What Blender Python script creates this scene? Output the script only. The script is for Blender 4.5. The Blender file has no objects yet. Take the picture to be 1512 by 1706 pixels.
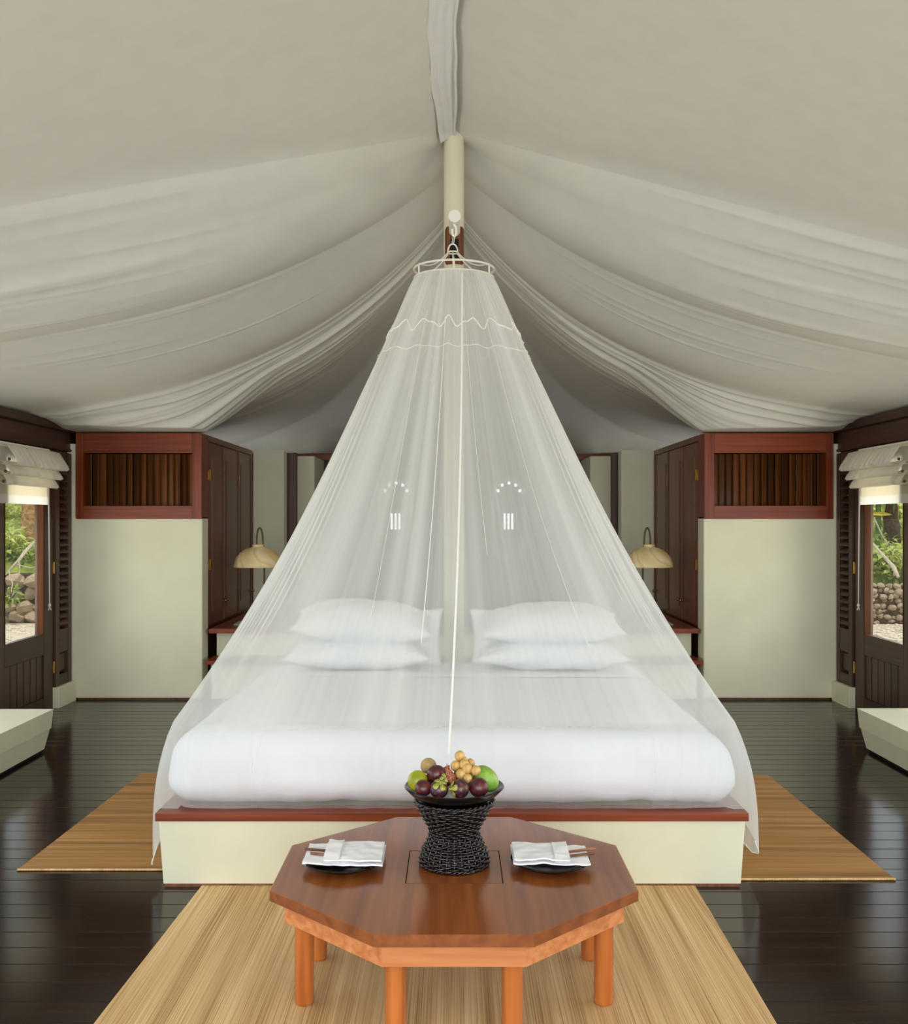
import bpy, bmesh, math, random
import numpy as np
from mathutils import Vector, Matrix, noise as mn

R = math.radians
SC = bpy.context.scene
COL = SC.collection
F, CX, HY, EYE = 1727.0, 756.0, 868.0, 1.6

# ------------------------------------------------------------------ camera
cam_d = bpy.data.cameras.new('camera')
cam = bpy.data.objects.new('camera', cam_d)
COL.objects.link(cam)
cam.location = (0, 0, EYE)
cam.rotation_euler = (R(90), 0, 0)
cam_d.sensor_fit = 'HORIZONTAL'
cam_d.sensor_width = 36.0
cam_d.lens = 36.0 * F / 1512.0
cam_d.shift_y = 15.0 / 1512.0
cam_d.clip_end = 200
SC.camera = cam

# ------------------------------------------------------------------ sky, sun, daylight, exposure
world = bpy.data.worlds.new('sky')
SC.world = world
world.use_nodes = True
wn = world.node_tree.nodes
wn['Background'].inputs[0].default_value = (0.86, 0.93, 1.0, 1)
wn['Background'].inputs[1].default_value = 1.1

sun_d = bpy.data.lights.new('sun', 'SUN')
sun_d.energy = 2.0
sun_d.angle = R(3)
sun_d.color = (1.0, 0.95, 0.84)
sun = bpy.data.objects.new('sun', sun_d)
COL.objects.link(sun)
sun.rotation_euler = (R(22), R(12), 0)

def area(name, loc, rot, sx, sy, power, color):
    d = bpy.data.lights.new(name, 'AREA')
    d.shape = 'RECTANGLE'
    d.size, d.size_y = sx, sy
    d.energy = power
    d.color = color
    o = bpy.data.objects.new(name, d)
    COL.objects.link(o)
    o.location = loc
    o.rotation_euler = rot
    return o
# the wide open front of the tent, behind the camera
area('front_opening_daylight', (0, -2.2, 1.75), (R(88), 0, 0), 6.4, 2.8, 205, (0.97, 0.985, 1.0))
# daylight at the open sides of the tent, and added fill behind the closets
for sx in (-1, 1):
    area('side_opening_daylight', (sx*3.9, 4.6, 1.3), (0, R(90)*sx, 0), 2.1, 5.6, 27, (0.97, 0.99, 1.0))
    area('door_daylight', (sx*3.75, 8.28, 1.15), (0, R(90)*sx, 0), .95, .7, 13, (1.0, 0.93, 0.82))
    area('closet_rear_fill', (sx*3.40, 12.6, 1.5), (0, R(90)*sx, 0), 1.2, 1.4, 9, (0.95, 0.98, 1.0))

SC.view_settings.view_transform = 'Standard'
SC.view_settings.look = 'None'
SC.view_settings.gamma = 1.0
SC.view_settings.use_curve_mapping = False
SC.view_settings.exposure = 0.36
SC.cycles.transparent_max_bounces = 24
SC.cycles.max_bounces = 10
SC.cycles.diffuse_bounces = 6

# ------------------------------------------------------------------ helpers
def lin(c):
    out = []
    for v in c:
        v /= 255.0
        out.append(v / 12.92 if v <= 0.04045 else ((v + 0.055) / 1.055) ** 2.4)
    return tuple(out) + (1.0,)

def P(px, py, d):
    return Vector(((px - CX) / F * d, d, EYE - (py - HY) / F * d))

W = {}
def tag(o, label=None, cat=None, group=None, kind=None):
    if label: o['label'] = label
    if cat: o['category'] = cat
    if group: o['group'] = group
    if kind: o['kind'] = kind
    return o

def empty(name, loc, label=None, cat=None, group=None, kind=None, parent=None):
    o = bpy.data.objects.new(name, None)
    COL.objects.link(o)
    o.empty_display_size = 0.1
    loc = Vector(loc)
    if parent is not None:
        o.parent = parent
        o.location = loc - W[parent]
    else:
        o.location = loc
    W[o] = loc
    return tag(o, label, cat, group, kind)

class MB:
    def __init__(s): s.v, s.f = [], []
    def add(s, vs, fs):
        n = len(s.v)
        s.v += [Vector(v) for v in vs]
        s.f += [tuple(i + n for i in f) for f in fs]
        return s
    def box(s, x0, x1, y0, y1, z0, z1, bev=0.0):
        if x0 > x1: x0, x1 = x1, x0
        if y0 > y1: y0, y1 = y1, y0
        if z0 > z1: z0, z1 = z1, z0
        if bev <= 0:
            return s.add([(x0,y0,z0),(x1,y0,z0),(x1,y1,z0),(x0,y1,z0),(x0,y0,z1),(x1,y0,z1),(x1,y1,z1),(x0,y1,z1)],
                         [(0,3,2,1),(4,5,6,7),(0,1,5,4),(1,2,6,5),(2,3,7,6),(3,0,4,7)])
        bm = bmesh.new()
        bmesh.ops.create_cube(bm, size=1)
        for v in bm.verts:
            v.co = Vector(((x0+x1)/2 + v.co.x*(x1-x0), (y0+y1)/2 + v.co.y*(y1-y0), (z0+z1)/2 + v.co.z*(z1-z0)))
        bmesh.ops.bevel(bm, geom=bm.edges[:], offset=min(bev, (x1-x0)*.45, (y1-y0)*.45, (z1-z0)*.45), segments=2, affect='EDGES')
        bm.verts.index_update()
        s.add([v.co.copy() for v in bm.verts], [[v.index for v in f.verts] for f in bm.faces])
        bm.free()
        return s
    def prism(s, bot, top):
        """ring of bottom points, ring of top points (counter-clockwise from above)"""
        n = len(bot)
        s.add(list(bot) + list(top), [tuple(reversed(range(n))), tuple(range(n, 2*n))] +
              [(i, (i+1) % n, n + (i+1) % n, n + i) for i in range(n)])
        return s
    def tube(s, pts, r, n=8, closed=False, cap=True):
        pts = [Vector(p) for p in pts]
        m = len(pts)
        rs = r if isinstance(r, (list, tuple)) else [r]*m
        tang = []
        for i in range(m):
            a = pts[(i-1) % m] if (closed or i > 0) else pts[i]
            b = pts[(i+1) % m] if (closed or i < m-1) else pts[i]
            t = (b - a)
            tang.append(t.normalized() if t.length > 1e-9 else Vector((0,0,1)))
        up = Vector((0,0,1)) if abs(tang[0].z) < .9 else Vector((1,0,0))
        u = tang[0].cross(up).normalized()
        base = len(s.v)
        for i in range(m):
            t = tang[i]
            u = (u - t*u.dot(t))
            u = u.normalized() if u.length > 1e-9 else t.orthogonal().normalized()
            w = t.cross(u)
            for k in range(n):
                a = 2*math.pi*k/n
                s.v.append(pts[i] + (u*math.cos(a) + w*math.sin(a))*rs[i])
        for i in range(m if closed else m-1):
            for k in range(n):
                a = base + i*n + k; b = base + i*n + (k+1) % n
                j = (i+1) % m
                c = base + j*n + (k+1) % n; d = base + j*n + k
                s.f.append((a, b, c, d))
        if not closed and cap:
            s.f.append(tuple(base + k for k in reversed(range(n))))
            s.f.append(tuple(base + (m-1)*n + k for k in range(n)))
        return s
    def lathe(s, prof, c, n=32, ax=None):
        """profile [(r,z)], about vertical axis through c (or rotated by matrix ax)"""
        c = Vector(c); base = len(s.v); m = len(prof)
        for (r, z) in prof:
            for k in range(n):
                a = 2*math.pi*k/n
                p = Vector((r*math.cos(a), r*math.sin(a), z))
                if ax is not None: p = ax @ p
                s.v.append(c + p)
        for i in range(m-1):
            for k in range(n):
                s.f.append((base+i*n+k, base+i*n+(k+1)%n, base+(i+1)*n+(k+1)%n, base+(i+1)*n+k))
        if prof[0][0] > 1e-6: s.f.append(tuple(base + k for k in reversed(range(n))))
        if prof[-1][0] > 1e-6: s.f.append(tuple(base + (m-1)*n + k for k in range(n)))
        return s
    def grid(s, P_, nu, nv, cu=False, cv=False):
        base = len(s.v)
        for i in range(nu):
            for j in range(nv):
                s.v.append(Vector(P_(i, j)))
        for i in range(nu if cu else nu-1):
            for j in range(nv if cv else nv-1):
                a = base + i*nv + j; b = base + ((i+1) % nu)*nv + j
                c = base + ((i+1) % nu)*nv + (j+1) % nv; d = base + i*nv + (j+1) % nv
                s.f.append((a, b, c, d))
        return s
    def ball(s, c, r, scale=(1,1,1), nu=16, nv=10, ax=None, fn=None):
        prof = []
        c = Vector(c); base = len(s.v)
        for i in range(nv+1):
            th = math.pi*i/nv
            for k in range(nu):
                ph = 2*math.pi*k/nu
                p = Vector((math.sin(th)*math.cos(ph)*scale[0], math.sin(th)*math.sin(ph)*scale[1], -math.cos(th)*scale[2]))*r
                if fn: p = fn(p, th, ph)
                if ax is not None: p = ax @ p
                s.v.append(c + p)
        for i in range(nv):
            for k in range(nu):
                s.f.append((base+i*nu+k, base+i*nu+(k+1)%nu, base+(i+1)*nu+(k+1)%nu, base+(i+1)*nu+k))
        return s
    def build(s, name, mat, parent=None, smooth=True, ang=40, merge=False):
        lo = Vector((min(v.x for v in s.v), min(v.y for v in s.v), min(v.z for v in s.v)))
        hi = Vector((max(v.x for v in s.v), max(v.y for v in s.v), max(v.z for v in s.v)))
        c = (lo + hi)/2
        if parent is None: c.z = lo.z
        me = bpy.data.meshes.new(name)
        me.from_pydata([v - c for v in s.v], [], s.f)
        if merge:
            bm = bmesh.new(); bm.from_mesh(me)
            bmesh.ops.remove_doubles(bm, verts=bm.verts, dist=1e-5)
            bm.to_mesh(me); bm.free()
        me.update()
        if smooth:
            me.shade_smooth()
            me.set_sharp_from_angle(angle=R(ang))
        me.materials.append(mat)
        o = bpy.data.objects.new(name, me)
        COL.objects.link(o)
        if parent is not None:
            o.parent = parent
            o.location = c - W[parent]
        else:
            o.location = c
        W[o] = c
        return o

def bx(name, x0, x1, y0, y1, z0, z1, mat, parent=None, bev=0.004):
    return MB().box(x0, x1, y0, y1, z0, z1, bev).build(name, mat, parent)

def rbox(lo, hi, r, n=20, disp=None):
    """rounded soft box as list of six face grids"""
    lo = Vector(lo); hi = Vector(hi); mb = MB()
    ilo = lo + Vector((r,r,r)); ihi = hi - Vector((r,r,r))
    c = (lo+hi)/2; e = (hi-lo)/2
    def tp(q):
        p = c + Vector((q[0]*e.x, q[1]*e.y, q[2]*e.z))
        k = Vector((min(max(p.x, ilo.x), ihi.x), min(max(p.y, ilo.y), ihi.y), min(max(p.z, ilo.z), ihi.z)))
        d = p - k
        if d.length > 1e-9: d = d.normalized()*r
        w = k + d
        return disp(w, d) if disp else w
    def ed(i):
        t = 2*i/n - 1
        return math.copysign(abs(t)**.7, t)
    for ax in range(3):
        for sg in (-1, 1):
            def f(i, j, ax=ax, sg=sg):
                a, b = ed(i), ed(j)
                q = [0,0,0]; q[ax] = sg
                q[(ax+1) % 3] = a if sg > 0 else b
                q[(ax+2) % 3] = b if sg > 0 else a
                return tp(q)
            mb.grid(f, n+1, n+1)
    return mb

# ------------------------------------------------------------------ materials
def newmat(name):
    m = bpy.data.materials.new(name); m.use_nodes = True
    nt = m.node_tree
    return m, nt, nt.nodes['Principled BSDF']

def nd(nt, t, **kw):
    n = nt.nodes.new(t)
    for k, v in kw.items(): setattr(n, k, v)
    return n

def coords(nt, scale, use='Object'):
    tc = nd(nt, 'ShaderNodeTexCoord'); mp = nd(nt, 'ShaderNodeMapping')
    mp.inputs['Scale'].default_value = scale
    nt.links.new(tc.outputs[use], mp.inputs['Vector'])
    return mp.outputs['Vector'], mp

def ramp(nt, fac, cols):
    r = nd(nt, 'ShaderNodeValToRGB')
    els = r.color_ramp.elements
    while len(els) < len(cols): els.new(0.5)
    for e, (p, c) in zip(els, cols):
        e.position = p; e.color = c
    nt.links.new(fac, r.inputs['Fac'])
    return r.outputs['Color']

def bump(nt, b, h, strength, dist=0.01):
    bn = nd(nt, 'ShaderNodeBump')
    bn.inputs['Strength'].default_value = strength
    bn.inputs['Distance'].default_value = dist
    nt.links.new(h, bn.inputs['Height'])
    nt.links.new(bn.outputs['Normal'], b.inputs['Normal'])

def plain(name, c, rough=.6, nscale=0, var=.12, bmp=0, spec=.4, metal=0, dist=.003):
    m, nt, b = newmat(name)
    b.inputs['Roughness'].default_value = rough
    b.inputs['Metallic'].default_value = metal
    b.inputs['Specular IOR Level'].default_value = spec
    c = lin(c)
    if nscale:
        v, _ = coords(nt, (1,1,1))
        n = nd(nt, 'ShaderNodeTexNoise'); n.inputs['Scale'].default_value = nscale; n.inputs['Detail'].default_value = 6
        nt.links.new(v, n.inputs['Vector'])
        lo = tuple(x*(1-var) for x in c[:3]) + (1,); hi = tuple(min(1, x*(1+var)) for x in c[:3]) + (1,)
        nt.links.new(ramp(nt, n.outputs['Fac'], [(.3, lo), (.7, hi)]), b.inputs['Base Color'])
        if bmp: bump(nt, b, n.outputs['Fac'], bmp, dist)
    else:
        b.inputs['Base Color'].default_value = c
    return m

def wood(name, dark, light, axis='z', rough=.4, fine=60, coarse=1.2, spec=.4, bmp=.15, rnd=.25, coat=0):
    m, nt, b = newmat(name)
    sc = {'x': (coarse, fine, fine), 'y': (fine, coarse, fine), 'z': (fine, fine, coarse)}[axis]
    tc = nd(nt, 'ShaderNodeTexCoord')
    oi = nd(nt, 'ShaderNodeObjectInfo')
    ad = nd(nt, 'ShaderNodeVectorMath', operation='ADD')
    ml = nd(nt, 'ShaderNodeMath', operation='MULTIPLY'); ml.inputs[1].default_value = 37.0
    nt.links.new(oi.outputs['Random'], ml.inputs[0])
    nt.links.new(tc.outputs['Object'], ad.inputs[0]); nt.links.new(ml.outputs[0], ad.inputs[1])
    mp = nd(nt, 'ShaderNodeMapping'); mp.inputs['Scale'].default_value = sc
    nt.links.new(ad.outputs[0], mp.inputs['Vector'])
    n = nd(nt, 'ShaderNodeTexNoise'); n.inputs['Scale'].default_value = 1.0; n.inputs['Detail'].default_value = 5
    n.inputs['Distortion'].default_value = .4
    nt.links.new(mp.outputs['Vector'], n.inputs['Vector'])
    col = ramp(nt, n.outputs['Fac'], [(.28, lin(dark)), (.72, lin(light))])
    hs = nd(nt, 'ShaderNodeHueSaturation')
    mr = nd(nt, 'ShaderNodeMapRange'); mr.inputs['To Min'].default_value = 1 - rnd; mr.inputs['To Max'].default_value = 1 + rnd
    nt.links.new(oi.outputs['Random'], mr.inputs['Value']); nt.links.new(mr.outputs['Result'], hs.inputs['Value'])
    nt.links.new(col, hs.inputs['Color']); nt.links.new(hs.outputs['Color'], b.inputs['Base Color'])
    b.inputs['Roughness'].default_value = rough
    b.inputs['Specular IOR Level'].default_value = spec
    b.inputs['Coat Weight'].default_value = coat
    b.inputs['Coat Roughness'].default_value = .12
    if bmp: bump(nt, b, n.outputs['Fac'], bmp, .002)
    return m

def cloth(name, c, weave=900, rough=.9, wr=0, tr=0.0):
    m, nt, b = newmat(name)
    b.inputs['Base Color'].default_value = lin(c)
    b.inputs['Roughness'].default_value = rough
    b.inputs['Specular IOR Level'].default_value = .15
    v, _ = coords(nt, (1,1,1))
    n = nd(nt, 'ShaderNodeTexNoise'); n.inputs['Scale'].default_value = 7; n.inputs['Detail'].default_value = 7
    nt.links.new(v, n.inputs['Vector'])
    if wr: bump(nt, b, n.outputs['Fac'], wr, .02)
    c2 = lin(c)
    nt.links.new(ramp(nt, n.outputs['Fac'], [(.3, tuple(x*.95 for x in c2[:3]) + (1,)), (.7, c2)]), b.inputs['Base Color'])
    if tr:
        t = nd(nt, 'ShaderNodeBsdfTranslucent'); t.inputs[0].default_value = lin(c)
        mx = nd(nt, 'ShaderNodeMixShader'); mx.inputs[0].default_value = tr
        nt.links.new(b.outputs[0], mx.inputs[1]); nt.links.new(t.outputs[0], mx.inputs[2])
        nt.links.new(mx.outputs[0], nt.nodes['Material Output'].inputs['Surface'])
    return m

M = {}
M['canvas'] = cloth('canvas', (217, 215, 203), wr=.012)
M['seam'] = cloth('seam_cloth', (226, 225, 220), wr=.08)
M['cream'] = plain('cream_plaster', (222, 220, 192), .75, 3, .05, .05)
M['darkwood'] = wood('dark_teak', (54, 34, 24), (84, 54, 38), 'z', .42, 50)
M['darkwood_y'] = wood('dark_teak_lengthwise', (50, 30, 21), (78, 48, 33), 'y', .42, 50)
M['doorwood'] = wood('closet_teak', (84, 48, 30), (128, 78, 50), 'z', .3, 55)
M['redwood'] = wood('red_varnished_wood', (96, 38, 14), (146, 66, 28), 'x', .28, 45, spec=.35, rnd=.08)
M['redwood_z'] = wood('red_varnished_wood_upright', (96, 38, 14), (142, 62, 26), 'z', .28, 45, spec=.35, rnd=.08)
M['slat'] = wood('louvre_slat', (48, 24, 10), (108, 62, 26), 'z', .35, 60, rnd=.45)
M['floorwood'] = wood('lacquered_floor_board', (25, 15, 10), (42, 28, 20), 'x', .15, 40, .8, spec=.38, bmp=.03, rnd=.22)
M['jamb'] = wood('door_jamb', (46, 25, 12), (72, 41, 20), 'z', .7, 40, spec=.1)
M['black'] = plain('near_black', (14, 10, 8), .8)  # near-black colour for sub-floor, plinths and backing boards
M['tablewood'] = wood('table_teak', (116, 62, 26), (150, 86, 42), 'y', .2, 22, 1.0, spec=.4, bmp=.03, rnd=.02, coat=.0)
M['tablewood_x'] = wood('table_teak_apron_lit', (184, 106, 54), (220, 148, 92), 'x', .28, 40, 2, spec=.5, bmp=.05, rnd=.06)  # paler than the top: strong front daylight put into the apron colour
M['tablewood_z'] = wood('table_teak_leg', (158, 82, 32), (204, 122, 60), 'z', .28, 30, 2, spec=.5, bmp=.05, rnd=.06)
M['sheet'] = cloth('white_sheet', (228, 231, 236), wr=.05)
M['pillow'] = cloth('white_pillowcase', (240, 243, 247), wr=.08)
M['napkin'] = cloth('napkin_linen', (244, 244, 246), wr=.12)
M['blind'] = cloth('blind_cloth', (246, 242, 230), wr=.1, tr=.45)
M['blindlight'] = cloth('blind_cloth_sheer', (232, 222, 190), wr=.1, tr=.5)
M['paint'] = plain('ivory_paint', (216, 211, 184), .45, 4, .04)
M['white'] = plain('white_enamel', (235, 232, 218), .4)
M['cord'] = plain('white_cord', (225, 220, 205), .8)
M['brass'] = plain('aged_brass', (150, 114, 58), .4, 20, .2, 0, .5, 1)
M['bronze'] = plain('green_bronze', (96, 92, 58), .5, 30, .3, .2, .4, .6)
M['verdigris'] = plain('verdigris_base', (140, 148, 112), .6, 25, .2, .2)
M['ceramic'] = plain('black_glaze', (13, 14, 14), .14, 12, .15, 0, .55)
M['rattan'] = plain('black_rattan', (22, 13, 10), .2, 30, .4, .05, .5)
M['stone'] = plain('lava_stone', (168, 148, 124), .9, 9, .35, .6, .2, 0, .03)
M['bark'] = plain('tree_bark', (158, 124, 84), .95, 14, .4, .8, .2, 0, .04)
M['darkbark'] = plain('dark_bark', (74, 58, 44), .95, 14, .4, .8, .2, 0, .04)
M['deadwood'] = plain('bleached_wood', (172, 160, 136), .9, 20, .2, .4)
M['gravel'] = plain('coral_gravel', (192, 178, 158), .95, 30, .22, .6, .2, 0, .03)
M['bank'] = plain('grassy_bank', (120, 132, 60), .95, 5, .45, .6, .2, 0, .1)
M['bulb'] = plain('glass_bulb', (240, 236, 225), .1)
M['hoopwire'] = plain('white_wire', (228, 224, 210), .5)

def leafmat(name, a, b_, tr=.35):
    m, nt, b = newmat(name)
    oi = nd(nt, 'ShaderNodeTexCoord')
    n = nd(nt, 'ShaderNodeTexNoise'); n.inputs['Scale'].default_value = 3.0
    nt.links.new(oi.outputs['Object'], n.inputs['Vector'])
    col = ramp(nt, n.outputs['Fac'], [(.3, lin(a)), (.7, lin(b_))])
    nt.links.new(col, b.inputs['Base Color']); b.inputs['Roughness'].default_value = .55
    t = nd(nt, 'ShaderNodeBsdfTranslucent'); nt.links.new(col, t.inputs[0])
    mx = nd(nt, 'ShaderNodeMixShader'); mx.inputs[0].default_value = tr
    nt.links.new(b.outputs[0], mx.inputs[1]); nt.links.new(t.outputs[0], mx.inputs[2])
    nt.links.new(mx.outputs[0], nt.nodes['Material Output'].inputs['Surface'])
    return m
M['leaf_a'] = leafmat('yellow_green_leaf', (136, 152, 60), (214, 216, 124))
M['leaf_b'] = leafmat('mid_green_leaf', (98, 126, 52), (178, 192, 94))
M['leaf_c'] = leafmat('deep_green_leaf', (52, 84, 36), (112, 144, 60))
M['leaf_y'] = leafmat('yellow_leaf', (190, 160, 40), (226, 196, 80))

def glassmat():
    m, nt, b = newmat('window_glass')
    g = nd(nt, 'ShaderNodeBsdfGlossy'); g.inputs['Roughness'].default_value = .02
    t = nd(nt, 'ShaderNodeBsdfTransparent')
    t.inputs[0].default_value = (.97, .98, .97, 1)
    fr = nd(nt, 'ShaderNodeFresnel'); fr.inputs['IOR'].default_value = 1.3
    mx = nd(nt, 'ShaderNodeMixShader')
    ge = nd(nt, 'ShaderNodeNewGeometry'); iv = nd(nt, 'ShaderNodeMath', operation='SUBTRACT'); iv.inputs[0].default_value = 1
    mu = nd(nt, 'ShaderNodeMath', operation='MULTIPLY')
    nt.links.new(ge.outputs['Backfacing'], iv.inputs[1]); nt.links.new(fr.outputs[0], mu.inputs[0]); nt.links.new(iv.outputs[0], mu.inputs[1])
    nt.links.new(mu.outputs[0], mx.inputs[0]); nt.links.new(t.outputs[0], mx.inputs[1]); nt.links.new(g.outputs[0], mx.inputs[2])
    nt.links.new(mx.outputs[0], nt.nodes['Material Output'].inputs['Surface'])
    return m
M['glass'] = glassmat()

def netmat():
    m, nt, b = newmat('mosquito_netting')
    a = nd(nt, 'ShaderNodeAttribute'); a.attribute_name = 'dens'
    d = nd(nt, 'ShaderNodeBsdfDiffuse'); d.inputs[0].default_value = lin((245, 246, 241))
    tl = nd(nt, 'ShaderNodeBsdfTranslucent'); tl.inputs[0].default_value = lin((245, 246, 241))
    m1 = nd(nt, 'ShaderNodeMixShader'); m1.inputs[0].default_value = .4
    nt.links.new(d.outputs[0], m1.inputs[1]); nt.links.new(tl.outputs[0], m1.inputs[2])
    t = nd(nt, 'ShaderNodeBsdfTransparent')
    m2 = nd(nt, 'ShaderNodeMixShader')
    nt.links.new(a.outputs['Fac'], m2.inputs[0]); nt.links.new(t.outputs[0], m2.inputs[1]); nt.links.new(m1.outputs[0], m2.inputs[2])
    nt.links.new(m2.outputs[0], nt.nodes['Material Output'].inputs['Surface'])
    return m
M['net'] = netmat()
M['nethem'] = plain('net_tape', (246, 244, 236), .8)

def matmat(name, a, b_, c_, axis, fine=230):
    """woven reed mat: reeds run along axis"""
    m, nt, b = newmat(name)
    sc = (fine, .8, 1) if axis == 'y' else (.8, fine, 1)
    v, _ = coords(nt, sc)
    n = nd(nt, 'ShaderNodeTexNoise'); n.inputs['Scale'].default_value = 1; n.inputs['Detail'].default_value = 2
    nt.links.new(v, n.inputs['Vector'])
    sc2 = (14, .5, 1) if axis == 'y' else (.5, 14, 1)
    v2, _ = coords(nt, sc2)
    n2 = nd(nt, 'ShaderNodeTexNoise'); n2.inputs['Scale'].default_value = 1; n2.inputs['Detail'].default_value = 3
    nt.links.new(v2, n2.inputs['Vector'])
    ad = nd(nt, 'ShaderNodeMath', operation='MULTIPLY_ADD'); ad.inputs[1].default_value = .55
    ml = nd(nt, 'ShaderNodeMath', operation='MULTIPLY'); ml.inputs[1].default_value = .45
    nt.links.new(n2.outputs['Fac'], ml.inputs[0]); nt.links.new(n.outputs['Fac'], ad.inputs[0]); nt.links.new(ml.outputs[0], ad.inputs[2])
    # binding threads across the reeds
    sc3 = (1, 26, 1) if axis == 'y' else (26, 1, 1)
    col = ramp(nt, ad.outputs[0], [(.36, lin(a)), (.5, lin(b_)), (.64, lin(c_))])
    nt.links.new(col, b.inputs['Base Color'])
    b.inputs['Roughness'].default_value = .55
    b.inputs['Specular IOR Level'].default_value = .3
    bump(nt, b, n.outputs['Fac'], .5, .003)
    return m
M['mat_front'] = matmat('front_reed_mat', (158, 120, 74), (208, 170, 116), (232, 202, 152), 'y')
M['mat_side'] = matmat('side_reed_mat', (104, 68, 32), (160, 114, 58), (190, 142, 82), 'x', 150)

def speckle(name, a, b_, scale, rough=.35, p0=.4, p1=.65):
    m, nt, b = newmat(name)
    v, _ = coords(nt, (1,1,1))
    n = nd(nt, 'ShaderNodeTexNoise'); n.inputs['Scale'].default_value = scale; n.inputs['Detail'].default_value = 6
    nt.links.new(v, n.inputs['Vector'])
    nt.links.new(ramp(nt, n.outputs['Fac'], [(p0, lin(a)), (p1, lin(b_))]), b.inputs['Base Color'])
    b.inputs['Roughness'].default_value = rough
    bump(nt, b, n.outputs['Fac'], .1, .002)
    return m
M['mangosteen'] = speckle('mangosteen_skin', (70, 24, 32), (122, 52, 44), 40, .3, .45, .75)
M['mangosteen2'] = speckle('mangosteen_skin_rough', (60, 30, 42), (150, 96, 50), 60, .35, .5, .75)
M['calyx'] = speckle('mangosteen_calyx', (120, 124, 48), (184, 178, 84), 60, .5)
M['mango'] = speckle('mango_skin', (120, 160, 56), (152, 186, 82), 30, .35)
M['citrus'] = speckle('citrus_skin', (124, 138, 20), (206, 186, 30), 12, .3, .4, .62)
M['sapodilla'] = speckle('sapodilla_skin', (150, 122, 74), (182, 156, 104), 40, .7)
M['langsat'] = speckle('langsat_skin', (190, 150, 82), (222, 188, 120), 60, .55)

def scalemat():
    m, nt, b = newmat('snakefruit_scales')
    v, _ = coords(nt, (1,1,1))
    n = nd(nt, 'ShaderNodeTexVoronoi'); n.inputs['Scale'].default_value = 260
    nt.links.new(v, n.inputs['Vector'])
    nt.links.new(ramp(nt, n.outputs['Distance'], [(.1, lin((206, 132, 84))), (.6, lin((122, 52, 28)))]), b.inputs['Base Color'])
    b.inputs['Roughness'].default_value = .4
    bump(nt, b, n.outputs['Distance'], .6, .002)
    return m
M['salak'] = scalemat()

def onyx():
    m, nt, b = newmat('banded_onyx')
    v, mp = coords(nt, (1,1,1.6)); mp.inputs['Rotation'].default_value = (0.3, .5, 0)
    w = nd(nt, 'ShaderNodeTexWave'); w.inputs['Scale'].default_value = 1.1; w.inputs['Distortion'].default_value = 9; w.inputs['Detail'].default_value = 3
    nt.links.new(v, w.inputs['Vector'])
    nt.links.new(ramp(nt, w.outputs['Fac'], [(0, lin((226, 200, 146))), (.45, lin((238, 218, 166))), (.8, lin((230, 194, 132))), (1, lin((242, 226, 182)))]), b.inputs['Base Color'])
    b.inputs['Roughness'].default_value = .3
    return m
M['onyx'] = onyx()

def emis(name, c, s):
    m, nt, b = newmat(name)
    b.inputs['Emission Color'].default_value = lin(c); b.inputs['Emission Strength'].default_value = s
    b.inputs['Base Color'].default_value = lin(c)
    return m
M['daypane'] = emis('daylit_pane', (240, 246, 250), 1.1)

# ================================================================== SETTING
random.seed(5)
# floor: sub-floor with individual boards
floor = bx('floor', -3.5, 3.5, -3.0, 13.7, -.06, -.012, M['black'], None, 0)
floor['kind'] = 'structure'
bw = .146
pm = MB()
hw = bw/2 - .0012
ch = .003
prof = [(-hw, -.012), (-hw, -ch), (-hw+ch, 0), (hw-ch, 0), (hw, -ch), (hw, -.012)]
pm.prism([(-3.48, y, z) for y, z in prof], [(3.48, y, z) for y, z in prof])
pm.f = [tuple(reversed(f)) for f in pm.f]
first = None
yy = -2.9; i = 0
while yy < 13.6:
    if first is None:
        first = pm.build('plank', M['floorwood'], None, smooth=False)
        first.parent = floor
        o = first
    else:
        o = first.copy(); COL.objects.link(o)
    o.parent = floor
    dz = random.uniform(-.0006, .0)
    o.location = Vector((0, yy, -.012 + dz)) - W[floor]
    o.rotation_euler = (0, 0, math.pi if i % 2 else 0)
    yy += bw; i += 1

# ---- tent canopy -------------------------------------------------
def smooth(a, b, x):
    t = np.clip((x - a)/(b - a), 0, 1); return t*t*(3 - 2*t)
_r = random.Random(17)
FOLDS = []
for sd in (-1, 1):
    for k in range(15): FOLDS.append((sd, _r.uniform(.012, .34), _r.uniform(.005, .016), _r.uniform(.004, .010), _r.uniform(.22, .5), _r.uniform(.7, 1.1), _r.uniform(-.05, .05)))
    for k in range(5): FOLDS.append((sd, _r.uniform(.40, .56), _r.uniform(.006, .016), _r.uniform(.003, .007), _r.uniform(.1, .5), _r.uniform(.6, 1.0), _r.uniform(-.04, .04)))
    for k in range(17): FOLDS.append((sd, .88 + .30*(k + _r.uniform(-.3, .3))/17, _r.uniform(.007, .018), _r.uniform(.010, .030), _r.uniform(-.2, .35), _r.uniform(.75, 1.15), _r.uniform(-.05, .07)))
    for k in range(7): FOLDS.append((sd, _r.uniform(1.2, 1.6), _r.uniform(.012, .03), _r.uniform(.004, .012), _r.uniform(.0, .4), _r.uniform(.6, 1.0), _r.uniform(-.05, .05)))
    FOLDS.append((sd, .60, .004, .006, .18, .75, .02))
def wrinkles(X, s, t):
    out = np.zeros_like(s)
    for (sd, s0, w, a, t0, t1, dr) in FOLDS:
        side = (X < 0) if sd < 0 else (X >= 0)
        c = s0 + dr*(t - .5)
        env = smooth(t0, t0 + .25, t)*(1 - smooth(t1 - .25, t1, t))
        q = (s - c)/w
        out += np.where(side, a*env*np.exp(-np.abs(q)**1.5), 0)
    return out
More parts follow.
